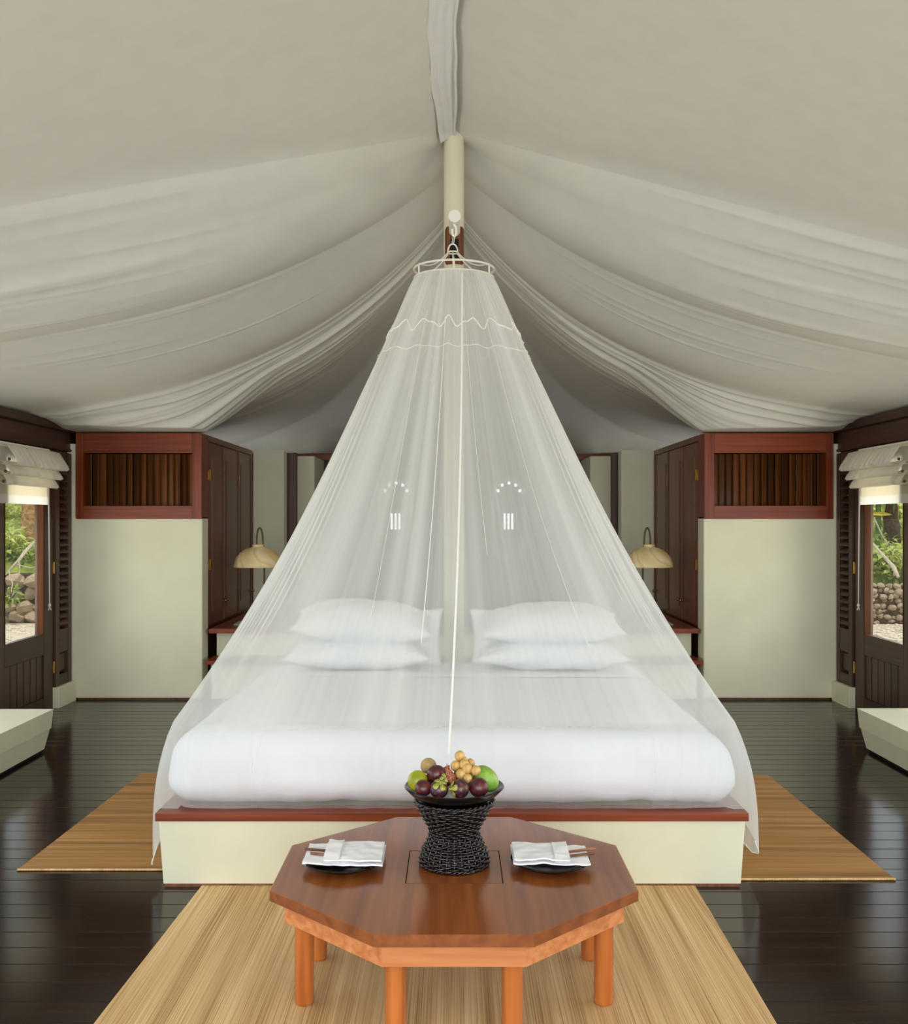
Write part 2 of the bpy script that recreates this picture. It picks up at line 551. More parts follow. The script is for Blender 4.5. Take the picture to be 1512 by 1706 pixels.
def canopy_z(X, Y):
    A = np.abs(X); t = np.clip(A/3.55, 0, 1)
    left = X < 0
    yw0 = np.where(left, 3.9, 4.75)
    ywk = np.where(left, 5.05, 4.3)
    s = (Y - 7.0*(1-t) - yw0*t) / (1.6*(1-t) + ywk*t)
    rid = 4.25 - .10*smooth(7.0, 8.6, Y) - .015*np.sin(np.clip(Y, -3, 7)*2.1)
    eave = 2.455
    h = rid + (eave - rid)*t
    sp = np.maximum(s, 0)
    S = .46*(1 - np.exp(-sp/.33))
    h = h - S*4*t*(1-t)*(1.5 - .95*t)
    h = h - .30*np.exp(-((s - 1.08)/.15)**2)*smooth(.40, .68, t)*(1 - smooth(.88, 1, t))
    # big bellies between the strands
    env = np.sqrt(np.clip(np.sin(np.pi*np.clip(t, 0, 1)), 0, 1))
    def belly(a, b, amp, skew):
        q = np.clip((s - a)/(b - a), 0, 1)
        return amp*np.sin(np.pi*q**skew)*env
    h = h - belly(.40, .88, .065, 1.5) - belly(.12, .40, .05, 1.3) - belly(.98, 1.5, .05, .8)
    h = h - wrinkles(X, s, t)
    # back hip
    back = 4.12 - (Y - 8.6)*(1.62/4.95) - .10*np.sin(np.pi*np.clip((Y-8.6)/4.95, 0, 1)) + .012*np.sin(X*5+.7*Y)
    h = np.minimum(h, back)
    return np.where(t > .55, np.maximum(h, 2.398), h)
ts = np.linspace(-1, 1, 261)
TT = np.abs(ts)[:, None]
yw0 = np.where(ts < 0, 3.9, 4.75)[:, None]; ywk = np.where(ts < 0, 5.05, 4.3)[:, None]
sy = lambda q: 7.0*(1-TT) + yw0*TT + q*(1.6*(1-TT) + ywk*TT)
f0 = np.linspace(0, 1, 40)[None, :-1]; q1 = np.linspace(0, 1.62, 560)[None, :]; f2 = np.linspace(0, 1, 50)[None, 1:]
GY = np.concatenate([-3 + (sy(0) + 3)*f0, sy(q1), sy(1.62) + (13.62 - sy(1.62))*f2], 1)
GX = np.repeat(3.55*ts[:, None], GY.shape[1], 1)
GZ = canopy_z(GX, GY)
nx, ny = GX.shape
vv = np.stack([GX, GY, GZ], -1).reshape(-1, 3)
idx = np.arange(nx*ny).reshape(nx, ny)
ff = np.stack([idx[:-1,:-1], idx[:-1,1:], idx[1:,1:], idx[1:,:-1]], -1).reshape(-1, 4)
me = bpy.data.meshes.new('ceiling')
me.from_pydata(vv.tolist(), [], ff.tolist())
me.update(); me.shade_smooth(); me.set_sharp_from_angle(angle=R(55))
me.materials.append(M['canvas'])
ceil = bpy.data.objects.new('ceiling', me); COL.objects.link(ceil)
ceil['kind'] = 'structure'; W[ceil] = Vector((0,0,0))
# ridge seam: a gathered flap of cloth hanging along the ridge
def seam(i, j):
    y = 3.0 + 4.0*i/119
    u = j/12
    x = -.135 + .145*u + .012*mn.noise(Vector((y*2.2, 1, 3))) + .006*math.sin(y*9)
    rid = float(canopy_z(np.array([x]), np.array([y]))[0])
    z = rid - .002 - .030*u**2 - .012*min(1, u*3)*abs(math.sin(u*9.4 + .8*math.sin(y*2.3))) - .006*mn.noise(Vector((y*5, u*4, 0)))
    return (x*(1 - .35*max(0, (y-6.2)/.8)), y, z)
MB().grid(seam, 120, 13).build('ridge_seam', M['seam'], ceil, ang=180)
hem = [Vector(seam(i, 12)) + Vector((0, 0, -.004)) for i in range(0, 120, 2)]
MB().tube(hem, .007, 6).build('seam_piping', M['seam'], ceil)

# ---- side walls ---------------------------------------------------
def side_wall(s):
    nm = 'left' if s < 0 else 'right'
    X = lambda v: s*v
    wall = MB()
    wall.box(X(3.46), X(3.58), 5.0, 13.62, 2.2, 2.44)
    wall.box(X(3.46), X(3.58), 7.45, 7.70, -.05, 2.2)
    wall.box(X(3.46), X(3.58), 8.86, 13.62, -.05, 2.2)
    wl = wall.build('wall_' + nm, M['darkwood_y'], None, smooth=False)
    wl['kind'] = 'structure'
    # cornice in three steps
    for nme, (d, z0, z1) in {'crown_moulding': (.085, 2.385, 2.455), 'frieze_board': (.035, 2.235, 2.385), 'bead_moulding': (.05, 2.215, 2.24)}.items():
        bx(nme, X(3.46), X(3.46-d), 5.0, 9.26, z0, z1, M['darkwood_y'], wl, .006)
    # louvred shutter panel beside the glazed door
    sh = empty('shutter', (X(3.44), 9.05, .2), parent=wl)
    y0, y1 = 8.88, 9.25
    z0, z1 = .17, 2.2
    bx('stile', X(3.46), X(3.41), y0, y0+.085, z0, z1, M['darkwood'], sh)
    bx('stile', X(3.46), X(3.41), y1-.085, y1, z0, z1, M['darkwood'], sh)
    bx('rail', X(3.46), X(3.412), y0+.085, y1-.085, 2.08, z1, M['darkwood_y'], sh)
    bx('rail', X(3.46), X(3.412), y0+.085, y1-.085, .46, .66, M['darkwood_y'], sh)
    bx('rail', X(3.46), X(3.412), y0+.085, y1-.085, z0, z0+.1, M['darkwood_y'], sh)
    bx('shutter_panel', X(3.46), X(3.43), y0+.1, y1-.1, z0+.12, .45, M['darkwood'], sh, .01)
    sl = None
    n = 22
    for k in range(n):
        z = .69 + (2.06 - .69)*k/n + .03
        m = MB()
        pts = [(3.455, z+.03), (3.447, z+.034), (3.398, z-.022), (3.406, z-.026)]
        m.prism([(X(a), y0+.08, b) for a, b in pts], [(X(a), y1-.08, b) for a, b in pts])
        m.build('slat', M['darkwood_y'], sh, smooth=False)
    # low painted kerb under the shutter
    kb = MB()
    kb.box(X(3.46), X(3.375), 8.86, 9.27, -.01, .175, .006).build('baseboard_' + nm, M['cream'], None)['kind'] = 'structure'
    # glazed door
    d = empty('door_1' if s < 0 else 'door_2', (X(3.44), 8.28, 0), kind='structure')
    a, b = 3.475, 3.425
    ya, yb = 7.71, 8.855
    bx('stile', X(a), X(b), 8.66, yb, 0, 2.2, M['darkwood'], d)
    bx('stile', X(a), X(b), ya, 7.90, 0, 2.2, M['darkwood'], d)
    bx('rail', X(a), X(b), 7.90, 8.66, .48, .655, M['darkwood_y'], d)
    bx('rail', X(a), X(b), 7.90, 8.66, 2.08, 2.2, M['darkwood_y'], d)
    bx('rail', X(a), X(b), 7.90, 8.66, 0, .12, M['darkwood_y'], d)
    nb = 6
    for k in range(nb):
        w = .76/nb
        bx('board', X(a-.005), X(b+.012), 7.90 + k*w + .002, 7.90 + (k+1)*w - .002, .12, .48, M['darkwood'], d, .006)
    bd = M['jamb']
    for (p, q) in ((7.90, 7.912), (8.648, 8.66)):
        bx('glazing_bead', X(a+.004), X(b-.004), p, q, .655, 2.08, bd, d, .003)
    bx('pane', X(3.452), X(3.448), 7.905, 8.655, .655, 2.08, M['glass'], d, 0)
    for z in (.35, 1.2, 2.0):
        m = MB(); m.tube([(X(3.418), 8.862, z-.05), (X(3.418), 8.862, z+.05)], .008, 8)
        m.box(X(3.425), X(3.42), 8.848, 8.876, z-.045, z+.045, 0)
        m.build('hinge', M['brass'], d)
    return wl
wall_l = side_wall(-1)
wall_r = side_wall(1)

# ---- the partitions that close the sleeping area, their louvred vents and the closets
HINGE_Z = (2.02, 1.2)
def partition(s):
    nm = 'left' if s < 0 else 'right'
    X = lambda v: s*v
    xi = 2.25 if s < 0 else 2.232
    w = MB()
    w.box(X(3.46), X(xi), 9.27, 9.49, .018, 1.64, .006)
    w.box(X(3.46), X(3.385), 9.27, 9.49, 1.64, 2.29, .004)
    pw = w.build('wall_' + ('middle_left' if s < 0 else 'middle_right'), M['cream'], None)
    pw['kind'] = 'structure'
    bx('skirting', X(3.37), X(xi), 9.285, 9.47, -.005, .026, M['doorwood'], pw, 0)
    # louvred vent box on top of the partition
    side = 'left' if s < 0 else 'right'
    v = empty('vent_box', (X((xi+3.37)/2), 9.37, 1.615),
              ('red varnished wooden vent box with upright slats above the left cream partition' if s < 0 else
               'red varnished wooden vent box with upright slats above the right cream partition'), 'vent box', 'louvred vent boxes')
    xo = 3.372 if s < 0 else 3.385
    y0, y1 = 9.245, 9.49
    zt, zb = 2.385, 1.618
    si = .085 if s < 0 else .088
    so = .065
    bx('stile', X(xo), X(xo-so), y0, y1, zb, zt, M['redwood_z'], v)
    bx('stile', X(xi), X(xi+si), y0, y1, zb, zt, M['redwood_z'], v)
    bx('top_rail', X(xo-so), X(xi+si), y0+.001, y1, 2.207, zt, M['redwood'], v)
    bx('bottom_rail', X(xo-so), X(xi+si), y0+.001, y1, zb, 1.735, M['redwood'], v)
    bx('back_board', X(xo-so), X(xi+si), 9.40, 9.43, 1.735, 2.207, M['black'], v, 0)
    a0, a1 = xo-so, xi+si
    n = 16
    rng = random.Random(7 if s < 0 else 8)
    for k in range(n):
        c = a0 + (a1-a0)*(k+.5)/n
        w_ = abs(a1-a0)/n*.62
        an = R(rng.choice((28, 35, 40, 22)))
        dx, dy = math.cos(an)*w_, math.sin(an)*w_
        tx, ty = -math.sin(an)*.004, math.cos(an)*.004
        pts = [(c-dx-tx, 9.31-dy-ty), (c+dx-tx, 9.31+dy-ty), (c+dx+tx, 9.31+dy+ty), (c-dx+tx, 9.31-dy+ty)]
        m = MB(); m.prism([(X(p), q, 1.737) for p, q in pts], [(X(p), q, 2.2) for p, q in pts])
        if s < 0: m.f = [tuple(reversed(f)) for f in m.f]
        m.build('slat', M['slat'], v, smooth=False)
    # closet behind it
    c = empty('closet', (X(2.85), 10.5, 0),
              ('dark wooden closet with tall doors at the left end of the bedside ledge' if s < 0 else
               'dark wooden closet with tall doors at the right end of the bedside ledge'), 'closet', 'built-in closets')
    b = MB(); b.box(X(3.44), X(xi+.03), 9.50, 11.56, 0, 2.375)
    b.build('body', M['doorwood'], c, smooth=False)
    bx('frame_head', X(xi+.04), X(xi-.004), 9.50, 11.56, 2.33, 2.385, M['doorwood'], c)
    bx('frame_post', X(xi+.04), X(xi-.002), 11.50, 11.56, .63, 2.33, M['doorwood'], c)
    ds = (9.505, 10.13, 10.82, 11.50)
    for k in range(3):
        p, q = ds[k]+.006, ds[k+1]-.006
        d = bx('door', X(xi+.03), X(xi), p, q, .64, 2.325, M['doorwood'], c, .006)
        # raised field and moulding
        bx('door_field', X(xi+.002), X(xi-.006), p+.10, q-.10, .76, 2.2, M['doorwood'], d, .006)
        bx('door_edge_bead', X(xi), X(xi-.014), q-.022, q, .64, 2.325, M['doorwood'], d, .006)
        ky = q-.05 if k in (0, 2) else p+.05
        m = MB(); m.lathe([(.0, 0), (.008, 0), (.007, .02), (.017, .03), (.014, .042), (0, .045)], (X(xi), ky, .83), 10,
                          Matrix.Rotation(R(90)*(-s), 3, 'Y'))
        m.build('knob', M['brass'], d)
        hy = p if k in (0, 2) else q
        for z in HINGE_Z:
            m = MB(); m.tube([(X(xi-.012), hy, z-.05), (X(xi-.012), hy, z+.05)], .008, 8)
            m.box(X(xi), X(xi-.006), hy-.013, hy+.013, z-.045, z+.045)
            m.build('hinge', M['brass'], d)
    return c
partition(-1); partition(1)

# ---- pillars and the dark panelled wall at the far end
for s in (-1, 1):
    a, b = (2.24, 1.90) if s < 0 else (2.232, 1.868)
    p = bx('pillar', s*a, s*b, 11.57, 11.80, 0, 2.39, M['cream'], None, .006); p['kind'] = 'structure'
    a, b = (1.985, 1.70) if s < 0 else (1.98, 1.66)
    p = bx('pillar', s*a, s*b, 12.63, 13.58, 0, 2.39, M['cream'], None, .006); p['kind'] = 'structure'
    p = bx('trim_1' if s < 0 else 'trim_2', s*1.935, s*1.81, 11.9, 12.0, 0, 2.385, M['darkwood'], None, .006); p['kind'] = 'structure'

wb = MB(); wb.box(-3.46, 3.46, 13.62, 13.74, -.05, 2.52)
wall_back = wb.build('wall_back', M['darkwood'], None, smooth=False); wall_back['kind'] = 'structure'
for z0, z1, d in ((2.40, 2.47, .06), (2.28, 2.33, .035), (2.10, 2.16, .03), (.9, .98, .03)):
    bx('rail', -3.4, 3.4, 13.62, 13.62-d, z0, z1, M['redwood'] if z0 > 2.3 else M['darkwood'], wall_back, .006)
for k in range(9):
    x = -1.62 + 3.24*k/8
    bx('batten', x-.03, x+.03, 13.62, 13.59, 0, 2.28, M['darkwood'], wall_back, .006)
# two narrow arched windows in it, lit by daylight from outside
for k, x in enumerate((-.76, .72)):
    w = empty('window_%d' % (k+1), (x, 13.6, 1.45), kind='structure')
    m = MB()
    def arch(i, j, x=x):
        a = math.pi*i/24
        r = (.185, .225)[(j // 1) % 4 in (1, 2)]
        y = 13.55 if j in (0, 1) else 13.62
        return (x - r*math.cos(a), y, 1.93 + r*math.sin(a))
    m.grid(arch, 25, 4, False, True)
    m.box(x-.225, x-.185, 13.55, 13.62, 1.2, 1.93); m.box(x+.185, x+.225, 13.55, 13.62, 1.2, 1.93)
    m.box(x-.225, x+.225, 13.54, 13.62, 1.16, 1.2)
    m.build('window_frame', M['cream'], w, smooth=False)
    for q in range(3):
        bx('pane', x-.07+.05*q, x-.042+.05*q, 13.585, 13.6, 1.49, 1.70, M['daypane'], w, 0)
    for q in range(5):
        a = math.pi*(q+.5)/5
        bx('pane', x-.15*math.cos(a)-.018, x-.15*math.cos(a)+.018, 13.585, 13.6, 1.95+.15*math.sin(a)-.02, 1.95+.15*math.sin(a)+.02, M['daypane'], w, 0)

# ================================================================== FURNITURE
# ---- stepped bedside ledge behind the bed
led = empty('bedside_ledge', (0, 10.3, 0), 'long stepped cream ledge with red wooden shelf edges behind the bed', 'ledge')
bx('lower_box', -2.155, 2.155, 9.20, 9.52, .02, .335, M['cream'], led, .006)
bx('lower_shelf', -2.195, 2.195, 9.12, 9.53, .335, .37, M['redwood'], led, .006)
bx('upper_box', -2.165, 2.165, 9.46, 11.45, .37, .585, M['cream'], led, .006)
bx('upper_shelf', -2.215, 2.215, 9.36, 11.50, .585, .626, M['redwood'], led, .006)
bx('plinth', -2.12, 2.12, 9.24, 11.4, 0, .02, M['black'], led, 0)

# ---- table lamps
def lamp(s):
    X = -1.852 if s < 0 else 1.843
    y, z = 9.80, .626
    t = empty('table_lamp', (X, y, z), ('gooseneck table lamp with onyx dome shade on the ledge, left of the bed' if s < 0 else
                                        'gooseneck table lamp with onyx dome shade on the ledge, right of the bed'), 'lamp', 'bedside lamps')
    m = MB()
    a, b, c = .20, .13, .035
    m.prism([(X-a, y-.13, z), (X+a, y-.13, z), (X+a, y+.13, z), (X-a, y+.13, z)],
            [(X-a, y-.13, z+.012), (X+a, y-.13, z+.012), (X+a, y+.13, z+.012), (X-a, y+.13, z+.012)])
    m.prism([(X-a, y-.13, z+.012), (X+a, y-.13, z+.012), (X+a, y+.13, z+.012), (X-a, y+.13, z+.012)],
            [(X-a*.82, y-.10, z+c), (X+a*.82, y-.10, z+c), (X+a*.82, y+.10, z+c), (X-a*.82, y+.10, z+c)])
    m.build('base', M['verdigris'], t, smooth=False)
    o = -s
    pts = []
    zt = 1.515
    for k in range(10):
        u = k/9
        pts.append((X + o*(.03 + .03*math.sin(u*2.6)), y, z + .03 + u*(zt - z - .13)))
    xs_ = pts[-1][0]
    x_end = X - o*.012
    cxx = (xs_ + x_end)/2; rr = abs(xs_ - x_end)/2
    for k in range(1, 13):
        a_ = math.pi*k/12
        pts.append((cxx + o*rr*math.cos(a_), y, zt - .10 + .12*math.sin(a_)))
    pts.append((x_end, y, zt - .16))
    MB().tube(pts, .0085, 8).build('stem', M['bronze'], t)
    sz = 1.165
    pr = [(.226, 0), (.228, .006), (.222, .045), (.205, .09), (.17, .135), (.12, .17), (.055, .19), (.052, .197), (.056, .21), (.05, .216), (.03, .218),
          (.03, .205), (.05, .18), (.115, .158), (.165, .125), (.198, .085), (.214, .045), (.219, .004)]
    m = MB(); m.lathe(pr + [pr[0]], (X, y, sz), 36)
    m.f = m.f[:len(pr)*36]
    m.build('lamp_shade', M['onyx'], t, ang=50)
    m = MB(); m.lathe([(.012, .215), (.014, .17), (.02, .16), (.02, .11), (.014, .10)], (X, y, sz), 12); m.build('bulb_socket', M['bronze'], t)
    MB().ball((X, y, sz + .055), .034, (1, 1, 1.25), 14, 10).build('bulb', M['bulb'], t)
lamp(-1); lamp(1)

# ---- reed mats
def reed_mat(name, corners, mat, label, z=.006, edge=None):
    """corners: front-left, front-right, back-right, back-left on the floor"""
    c = [Vector((p[0], p[1], 0)) for p in corners]
    n = 40
    rng = random.Random(len(label))
    m = MB()
    def f(i, j, zz):
        u, v = i/n, j/n
        p = (c[0]*(1-u) + c[1]*u)*(1-v) + (c[3]*(1-u) + c[2]*u)*v
        w = .0025*mn.noise(p*2.3)
        return Vector((p.x, p.y, zz + max(0, w)))
    m.grid(lambda i, j: f(i, j, z), n+1, n+1)
    m.grid(lambda i, j: f(j, i, .001), n+1, n+1)
    def rim(i, j):
        k = i % (4*n)
        q, r = divmod(k, n)
        ij = [(r, 0), (n, r), (n-r, n), (0, n-r)][q]
        return f(ij[0], ij[1], (.001, z)[j])
    m.grid(rim, 4*n, 2, True)
    o = m.build(name, mat, None)
    tag(o, label, 'mat')
    if edge:
        for (a, b) in edge:
            e = MB()
            pts = [c[a].lerp(c[b], k/20) + Vector((0, 0, z*.6 + .0025)) for k in range(21)]
            e.tube(pts, .005, 6)
            e.build('edge_binding', M['mat_front'], o)
    return o
fl = lambda x, y: ((x - CX)/F*(EYE*F/(y-HY)), EYE*F/(y-HY))
reed_mat('reed_mat', [(-1.16, 2.75), (1.01, 2.75), (1.055, 4.60), (-1.10, 4.60)], M['mat_front'],
         'large straw reed mat under the octagonal table in front of the bed')
reed_mat('reed_mat', [fl(29, 1451), (-1.0, 4.74), (-1.0, 6.56), fl(237, 1289)], M['mat_side'],
         'brown reed mat on the floor at the left side of the bed', edge=[(0, 1)])
reed_mat('reed_mat', [(1.0, 4.61), fl(1491, 1467), fl(1279, 1293), (1.0, 6.52)], M['mat_side'],
         'brown reed mat on the floor at the right side of the bed', edge=[(0, 1)])

# ---- low cream benches along both side walls
def bench(s):
    X = lambda v: s*v
    y1 = 7.25 if s < 0 else 7.28
    y0 = 5.2
    xi = 2.80 if s < 0 else 2.83
    t = empty('bench', (X(3.1), 6.2, 0), ('low cream bench with sloping sides below the left glazed door' if s < 0 else
                                          'low cream bench with sloping sides below the right glazed door'), 'bench', 'low benches along the walls')
    def ring(x, ya, yb, z):
        p = [(X(3.372), ya, z), (X(x), ya, z), (X(x), yb, z), (X(3.372), yb, z)]
        return p if s < 0 else list(reversed(p))
    m = MB(); m.prism(ring(xi+.035, y0, y1-.075, .022), ring(xi+.012, y0, y1-.03, .155)); m.build('base', M['cream'], t, smooth=False)
    m = MB(); m.prism(ring(xi+.004, y0, y1-.03, .157), ring(xi, y0, y1, .285)); m.build('seat', M['cream'], t, smooth=False)
    m = MB(); m.prism(ring(xi+.05, y0, y1-.09, 0), ring(xi+.05, y0, y1-.09, .022)); m.build('plinth', M['black'], t, smooth=False)
bench(-1); bench(1)

# ---- bed platform, mattress, pillows
bed = empty('bed_platform', (0, 5.7, 0), 'wide cream bed platform with tapered sides and a red wooden rim', 'bed')
x0b, x1b, x0t, x1t = -1.27, 1.254, -1.283, 1.265
yb0, yt0, ye = 4.535, 4.505, 6.98
m = MB(); m.prism([(x0b, yb0, .014), (x1b, yb0, .014), (x1b, ye, .014), (x0b, ye, .014)],
                  [(x0t, yt0, .30), (x1t, yt0, .30), (x1t, ye, .30), (x0t, ye, .30)])
m.build('base', M['cream'], bed, smooth=False)
bx('plinth', x0b+.005, x1b-.005, yb0+.002, ye-.01, 0, .014, M['doorwood'], bed, 0)
zr0, zr1 = .298, .332
ro = .012; ri = .13
def rim(pts):
    m = MB(); m.prism([(a, b, zr0) for a, b in pts], [(a, b, zr1) for a, b in pts]); return m
ox0, ox1, oy0, oy1 = x0t-ro, x1t+ro, yt0-ro, ye
rim([(ox0, oy0), (ox1, oy0), (ox1-ri, oy0+ri), (ox0+ri, oy0+ri)]).build('rim_board', M['redwood'], bed, smooth=False)
rim([(ox0, oy0), (ox0+ri, oy0+ri), (ox0+ri, oy1), (ox0, oy1)]).build('rim_board', M['redwood_z'], bed, smooth=False)
rim([(ox1, oy0), (ox1, oy1), (ox1-ri, oy1), (ox1-ri, oy0+ri)]).build('rim_board', M['redwood_z'], bed, smooth=False)

def mdisp(w, d):
    w = Vector(w)
    n = mn.noise(w*2.2)*.008 + mn.noise(Vector((w.x*3, w.y*3, w.z*11)))*.005
    k = d.normalized() if d.length > 0 else Vector((0,0,1))
    w += k*n
    q = max(0, (w.z - .40)/.27)
    w.x *= 1 - .045*q*q
    if w.y < 5.6: w.y += .035*q*q
    if w.z < .40: w.z += .012*mn.noise(Vector((w.x*9, w.y*9, 2)))
    if w.z > .5: w.z += .012*math.sin((w.x+.3)*1.3)*math.sin(w.y) - .02*max(0, (abs(w.x)-1.0))
    return w
mt = rbox((-1.290, 4.57, .334), (1.268, 6.90, .668), .125, 46, mdisp)
matt = tag(mt.build('mattress', M['sheet'], None, ang=180, merge=True), 'thick mattress under a smooth white sheet on the cream bed platform', 'mattress')
# turned-down fold of the sheet across the bed
def tf(i, j):
    x = -1.16 + 2.3*i/60; v = j/8
    y = 6.18 + .10*v - .012*math.sin(x*2) + .008*mn.noise(Vector((x*3, 0, 0)))
    return (x, y, .672 + .012*math.sin((x+.3)*1.3)*math.sin(y) - .02*max(0, abs(x)-1.0) + .007*math.sin(v*math.pi))
MB().grid(tf, 61, 9).build('sheet_hem', M['sheet'], matt, ang=180)

def pillow(name, c, sx, sy, sz, label, tilt=(0, 0, 0), group='white bed pillows', seed=0):
    m = MB(); n1, n2 = 34, 26
    rot = Matrix.Rotation(tilt[2], 3, 'Z') @ Matrix.Rotation(tilt[1], 3, 'Y') @ Matrix.Rotation(tilt[0], 3, 'X')
    c = Vector(c)
    def f(i, j, sg):
        u = 2*i/(n1-1) - 1; v = 2*j/(n2-1) - 1
        if sg < 0: u = -u
        # concave outline with pointed corners
        ex = sx/2*(1 - .07*(1 - abs(v)**2.0)); ey = sy/2*(1 - .09*(1 - abs(u)**2.0))
        prof = max(0, (1 - abs(u)**2.6))**.62 * max(0, (1 - abs(v)**2.6))**.62
        wr = 0
        if prof > 0:
            wr = .012*mn.noise(Vector((u*3 + seed, v*3, seed*1.7)))*min(1, prof*2)
            wr += .006*mn.noise(Vector((u*9 + seed, v*4, seed)))*(1 - prof)
        k = (.56 if sg > 0 else .44)
        z = sg*(sz*k*prof + wr)
        return c + rot @ Vector((u*ex, v*ey, z))
    m.grid(lambda i, j: f(i, j, 1), n1, n2)
    m.grid(lambda i, j: f(i, j, -1), n1, n2)
    o = m.build(name, M['pillow'], None, ang=180, merge=True)
    return tag(o, label, 'pillow', group)
z0 = .668
pillow('pillow', (-.605, 6.60, z0+.085), .92, .56, .20, 'flatter white pillow at the bottom of the left pillow pile', (0, 0, R(1.5)), seed=1)
pillow('pillow', (.615, 6.58, z0+.085), .95, .56, .20, 'flatter white pillow at the bottom of the right pillow pile', (0, 0, R(-1)), seed=2)
pillow('pillow', (-.575, 6.60, z0+.285), .88, .56, .25, 'plump white pillow on top of the left pillow pile', (R(8), R(3), R(2)), seed=3)
pillow('pillow', (.61, 6.58, z0+.275), .90, .56, .24, 'plump white pillow on top of the right pillow pile', (R(8), R(-1), R(-1)), seed=4)
pillow('pillow', (-.45, 6.84, z0+.15), .76, .42, .12, 'white pillow standing behind the left pillow pile beside the pole', (R(75), 0, R(0)), seed=5)
pillow('pillow', (.50, 6.84, z0+.15), .80, .42, .12, 'white pillow standing behind the right pillow pile beside the pole', (R(75), 0, R(0)), seed=6)

# ---- tent pole with its hanging arm
pole = empty('tent_pole', (0, 7.0, 0), 'tall round ivory tent pole behind the head of the bed', 'pole')
py = 7.06
m = MB(); m.lathe([(.069, 0), (.069, 4.235)], (0, py, 0), 32); m.build('shaft', M['paint'], pole)
# dark slot plate let into the front of the pole
m = MB()
def slot(i, j):
    a = R(-60 + 120*i/16); r = .071
    hh = .128 - (.02 if i in (0, 16) else (.006 if i in (1, 15) else 0))
    z = 3.46 + (-hh if j == 0 else hh)
    return (.003 + r*math.sin(a), py - r*math.cos(a)*(1 if j in (0, 1) else 1), z)
m.grid(slot, 17, 2); 
def slot2(i, j):
    p = Vector(slot(i, j)); return (p.x*1.05, py + (p.y - py)*1.06, p.z)
m2 = MB(); m2.grid(slot2, 17, 2)
n0 = len(m.v); m.v += m2.v; m.f += [tuple(k + n0 for k in f) for f in m2.f]
ring_ = [2*i for i in range(17)] + [2*i+1 for i in reversed(range(17))]
for k in range(len(ring_)):
    a, b = ring_[k], ring_[(k+1) % len(ring_)]
    m.f.append((a, b, b + n0, a + n0))
m.build('slot_plate', M['doorwood'], pole)
m = MB()  # black patch over the plate paints in the dark of its hole
for z_ in (3.36, 3.50):
    for k in range(9):
        a = R(-22 + 44*k/8); m.v.append(Vector((.003 + .0765*math.sin(a), py - .0765*math.cos(a), z_)))
m.f = [(k, k+1, 9+k+1, 9+k) for k in range(8)]
m.build('slot_dark_patch', M['black'], pole)
m = MB(); m.tube([(.004, py-.03, 3.555), (.004, 6.66, 3.555)], [.037, .037], 24)
m.build('hanging_arm', M['white'], pole)
m = MB(); m.tube([(.004, 6.66, 3.555), (.004, 6.645, 3.555)], [.040, .040], 24); m.build('arm_end_cap', M['white'], pole)
hk = []
for k in range(13):
    a = R(90 - 290*k/12)
    hk.append((.002 + .022*math.cos(a)*.6, 6.70, 3.475 + .035*math.sin(a)))
MB().tube([(0, 6.70, 3.53)] + hk, .008, 8).build('hook', M['white'], pole)

# ---- mosquito net
RC = Vector((0, 6.58, 3.14)); RR = .252
net = empty('mosquito_net', (0, 5.75, .1), 'sheer white mosquito net hanging in a cone from a hoop over the bed', 'mosquito net')
BC = Vector((0, 5.72, 0))
def rrect(th, hx, hy, p=5.0):
    s, c = math.sin(th), -math.cos(th)
    r = 1.0/((abs(s)/hx)**p + (abs(c)/hy)**p)**(1/p)
    return Vector((s*r, c*r, 0))
NT, NV = 760, 80
rngn = random.Random(11)
peaks = [(rngn.uniform(-math.pi, math.pi), rngn.uniform(.012, .05), rngn.uniform(.1, .35)) for _ in range(34)]
peaks += [(-.62, .12, .46), (.64, .13, .46), (-.98, .12, .34), (1.0, .12, .34), (-.33, .05, .16), (.30, .05, .14), (.05, .02, .15), (-.08, .02, .12)]
def net_fold(th):
    v = 0
    for a, w, h in peaks:
        d = (th - a + math.pi) % (2*math.pi) - math.pi
        v += h*math.exp(-(d/w)**2)
    return v
